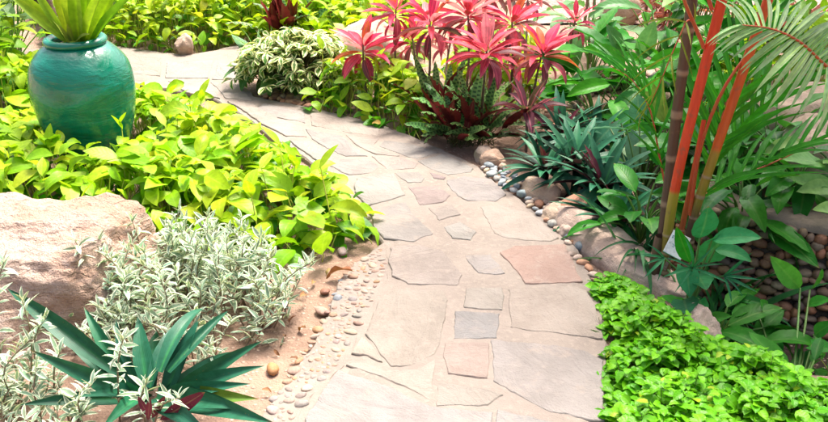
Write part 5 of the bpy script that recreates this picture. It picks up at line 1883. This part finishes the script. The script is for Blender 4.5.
# leafy shrubs that close the view at the back right
for lab, (x, y), n, L, c1, c2, h in (
        ('dark leafy shrub behind the red palm stems', (730, 75), 40, 0.26, DG, MG, 0.35),
        ('leafy green shrub between palm trunk and fence', (690, 52), 34, 0.24, (0.05, 0.2, 0.03), (0.16, 0.34, 0.04), 0.35),
        ('leafy shrub at the right edge below the pale frond', (800, 92), 36, 0.22, (0.08, 0.24, 0.03), (0.26, 0.42, 0.04), 0.3)):
    bigleaf('leafy_shrub', lab, (x, y), n, L, ('big0', 'big1', 'green1'), c1, c2, h, (5, 85), cat='shrub')

# ------------------------------------------------------------------ tree trunk behind the pot
b = G(72, 66)
tr = Plant('garden_tree', 'rough brown leaning tree trunk behind the teal pot', 'tree', b)
M_BARK = rock_material('bark', (0.20, 0.12, 0.08), (0.11, 0.065, 0.045), (0.28, 0.19, 0.13), 9.0, 0.0, bump=1.6)
pts = [b - Vector((0, 0, 0.1)), P(62, 44, b.y), P(42, 0, b.y), P(20, -60, b.y), P(0, -130, b.y + 0.1)]
sp_ = spline(pts, 40)
V, F = tube_arrays(sp_, [0.085 - 0.001 * i + 0.008 * math.sin(i * 1.7) for i in range(40)], 14)
V = V + np.array([[0.012 * nz(*q, 9.0) for _ in range(3)] for q in V])
tr.part('trunk', V, F, M_BARK)
r = random.Random(14)
for j in range(7):
    a = j * 0.9
    e = sp_[-1] + Vector((math.cos(a) * 0.6, math.sin(a) * 0.6, r.uniform(0.3, 0.7)))
    tr.tube('limb', spline([sp_[-2], sp_[-1].lerp(e, 0.5) + Vector((0, 0, 0.1)), e], 8), [0.04 - 0.004 * i for i in range(8)], M_BARK, 7)
    for q in range(60):
        p = e + Vector((r.gauss(0, .28), r.gauss(0, .28), r.gauss(0, .2)))
        tr.leaf('green1', dir_mat(p, r.uniform(0, 6.28), r.gauss(-0.2, 0.4), r.uniform(0.1, 0.16)), jit(MG, 0.3, r))
tr.done(0, rest='crown')

# ------------------------------------------------------------------ unseen tree added outside the right edge to shade the hollow
b = Vector((3.6, 6.3, terrain(3.6, 6.3)))
st_ = Plant('garden_tree', 'unseen tall leafy tree added outside the right edge to shade the hollow', 'tree', b)
fork = b + Vector((-0.2, -0.1, 2.3))
st_.tube('trunk', spline([b - Vector((0, 0, 0.1)), b.lerp(fork, 0.5) + Vector((0.06, 0, 0)), fork], 14), [0.16 - 0.004 * i for i in range(14)], M_BARK, 12)
r = random.Random(77)
for j in range(20):
    e = Vector((r.uniform(2.15, 4.6), r.uniform(4.0, 6.2), r.uniform(3.0, 4.1)))
    st_.tube('limb', spline([fork, fork.lerp(e, 0.5) + Vector((0, 0, 0.25)), e], 10), [0.06 - 0.005 * i for i in range(10)], M_BARK, 7)
    for q in range(300):
        p = e + Vector((r.gauss(0, .42), r.gauss(0, .42), r.gauss(0, .25)))
        st_.leaf('green1', dir_mat(p, r.uniform(0, 6.28), r.gauss(-0.2, 0.4), r.uniform(0.13, 0.2)), jit(MG, 0.3, r))
st_.done(0, rest='crown')

# ------------------------------------------------------------------ fallen leaves
for lab, (x, y), s, az, tint in (
        ('curled red-brown fallen leaf on the pebble strip', (352, 274), 0.115, 2.9, (0.30, 0.12, 0.06)),
        ('small dry fallen leaf on the soil by the silver shrub', (300, 300), 0.05, 1.0, (0.34, 0.18, 0.08)),
        ('dry yellowish fallen leaf on the path edge below the green cover', (372, 126), 0.08, 0.4, (0.42, 0.28, 0.06))):
    p = G(x, y, 0.03)
    o = bpy.data.objects.new('fallen_leaf', TEMPL['dry0'][0])
    o.matrix_basis = dir_mat(p + Vector((0, 0, 0.012)), az, 0.25, s, 0.3, 1.1)
    o.color = (*tint, 1)
    link(o)
    tag(o, lab, 'fallen leaf')

r = random.Random(5)
for x, y in [(296, 318), (284, 338), (306, 330), (274, 352), (312, 286), (290, 360), (330, 270), (262, 392), (572, 252), (588, 268)]:
    p = G(x, y, 0.005)
    o = bpy.data.objects.new('fallen_leaf', TEMPL['dry0'][0])
    o.matrix_basis = dir_mat(p + Vector((0, 0, 0.008)), r.uniform(0, 6.28), r.uniform(-0.1, 0.3), r.uniform(0.025, 0.05), r.uniform(-0.4, 0.4), 1.1)
    o.color = (*jit(r.choice([(0.30, 0.15, 0.07), (0.38, 0.24, 0.10), (0.22, 0.10, 0.06)]), 0.2, r), 1)
    link(o)
    tag(o, 'small crisp brown leaf lying on the bare soil beside the path', 'fallen leaf', 'leaf litter on the soil')
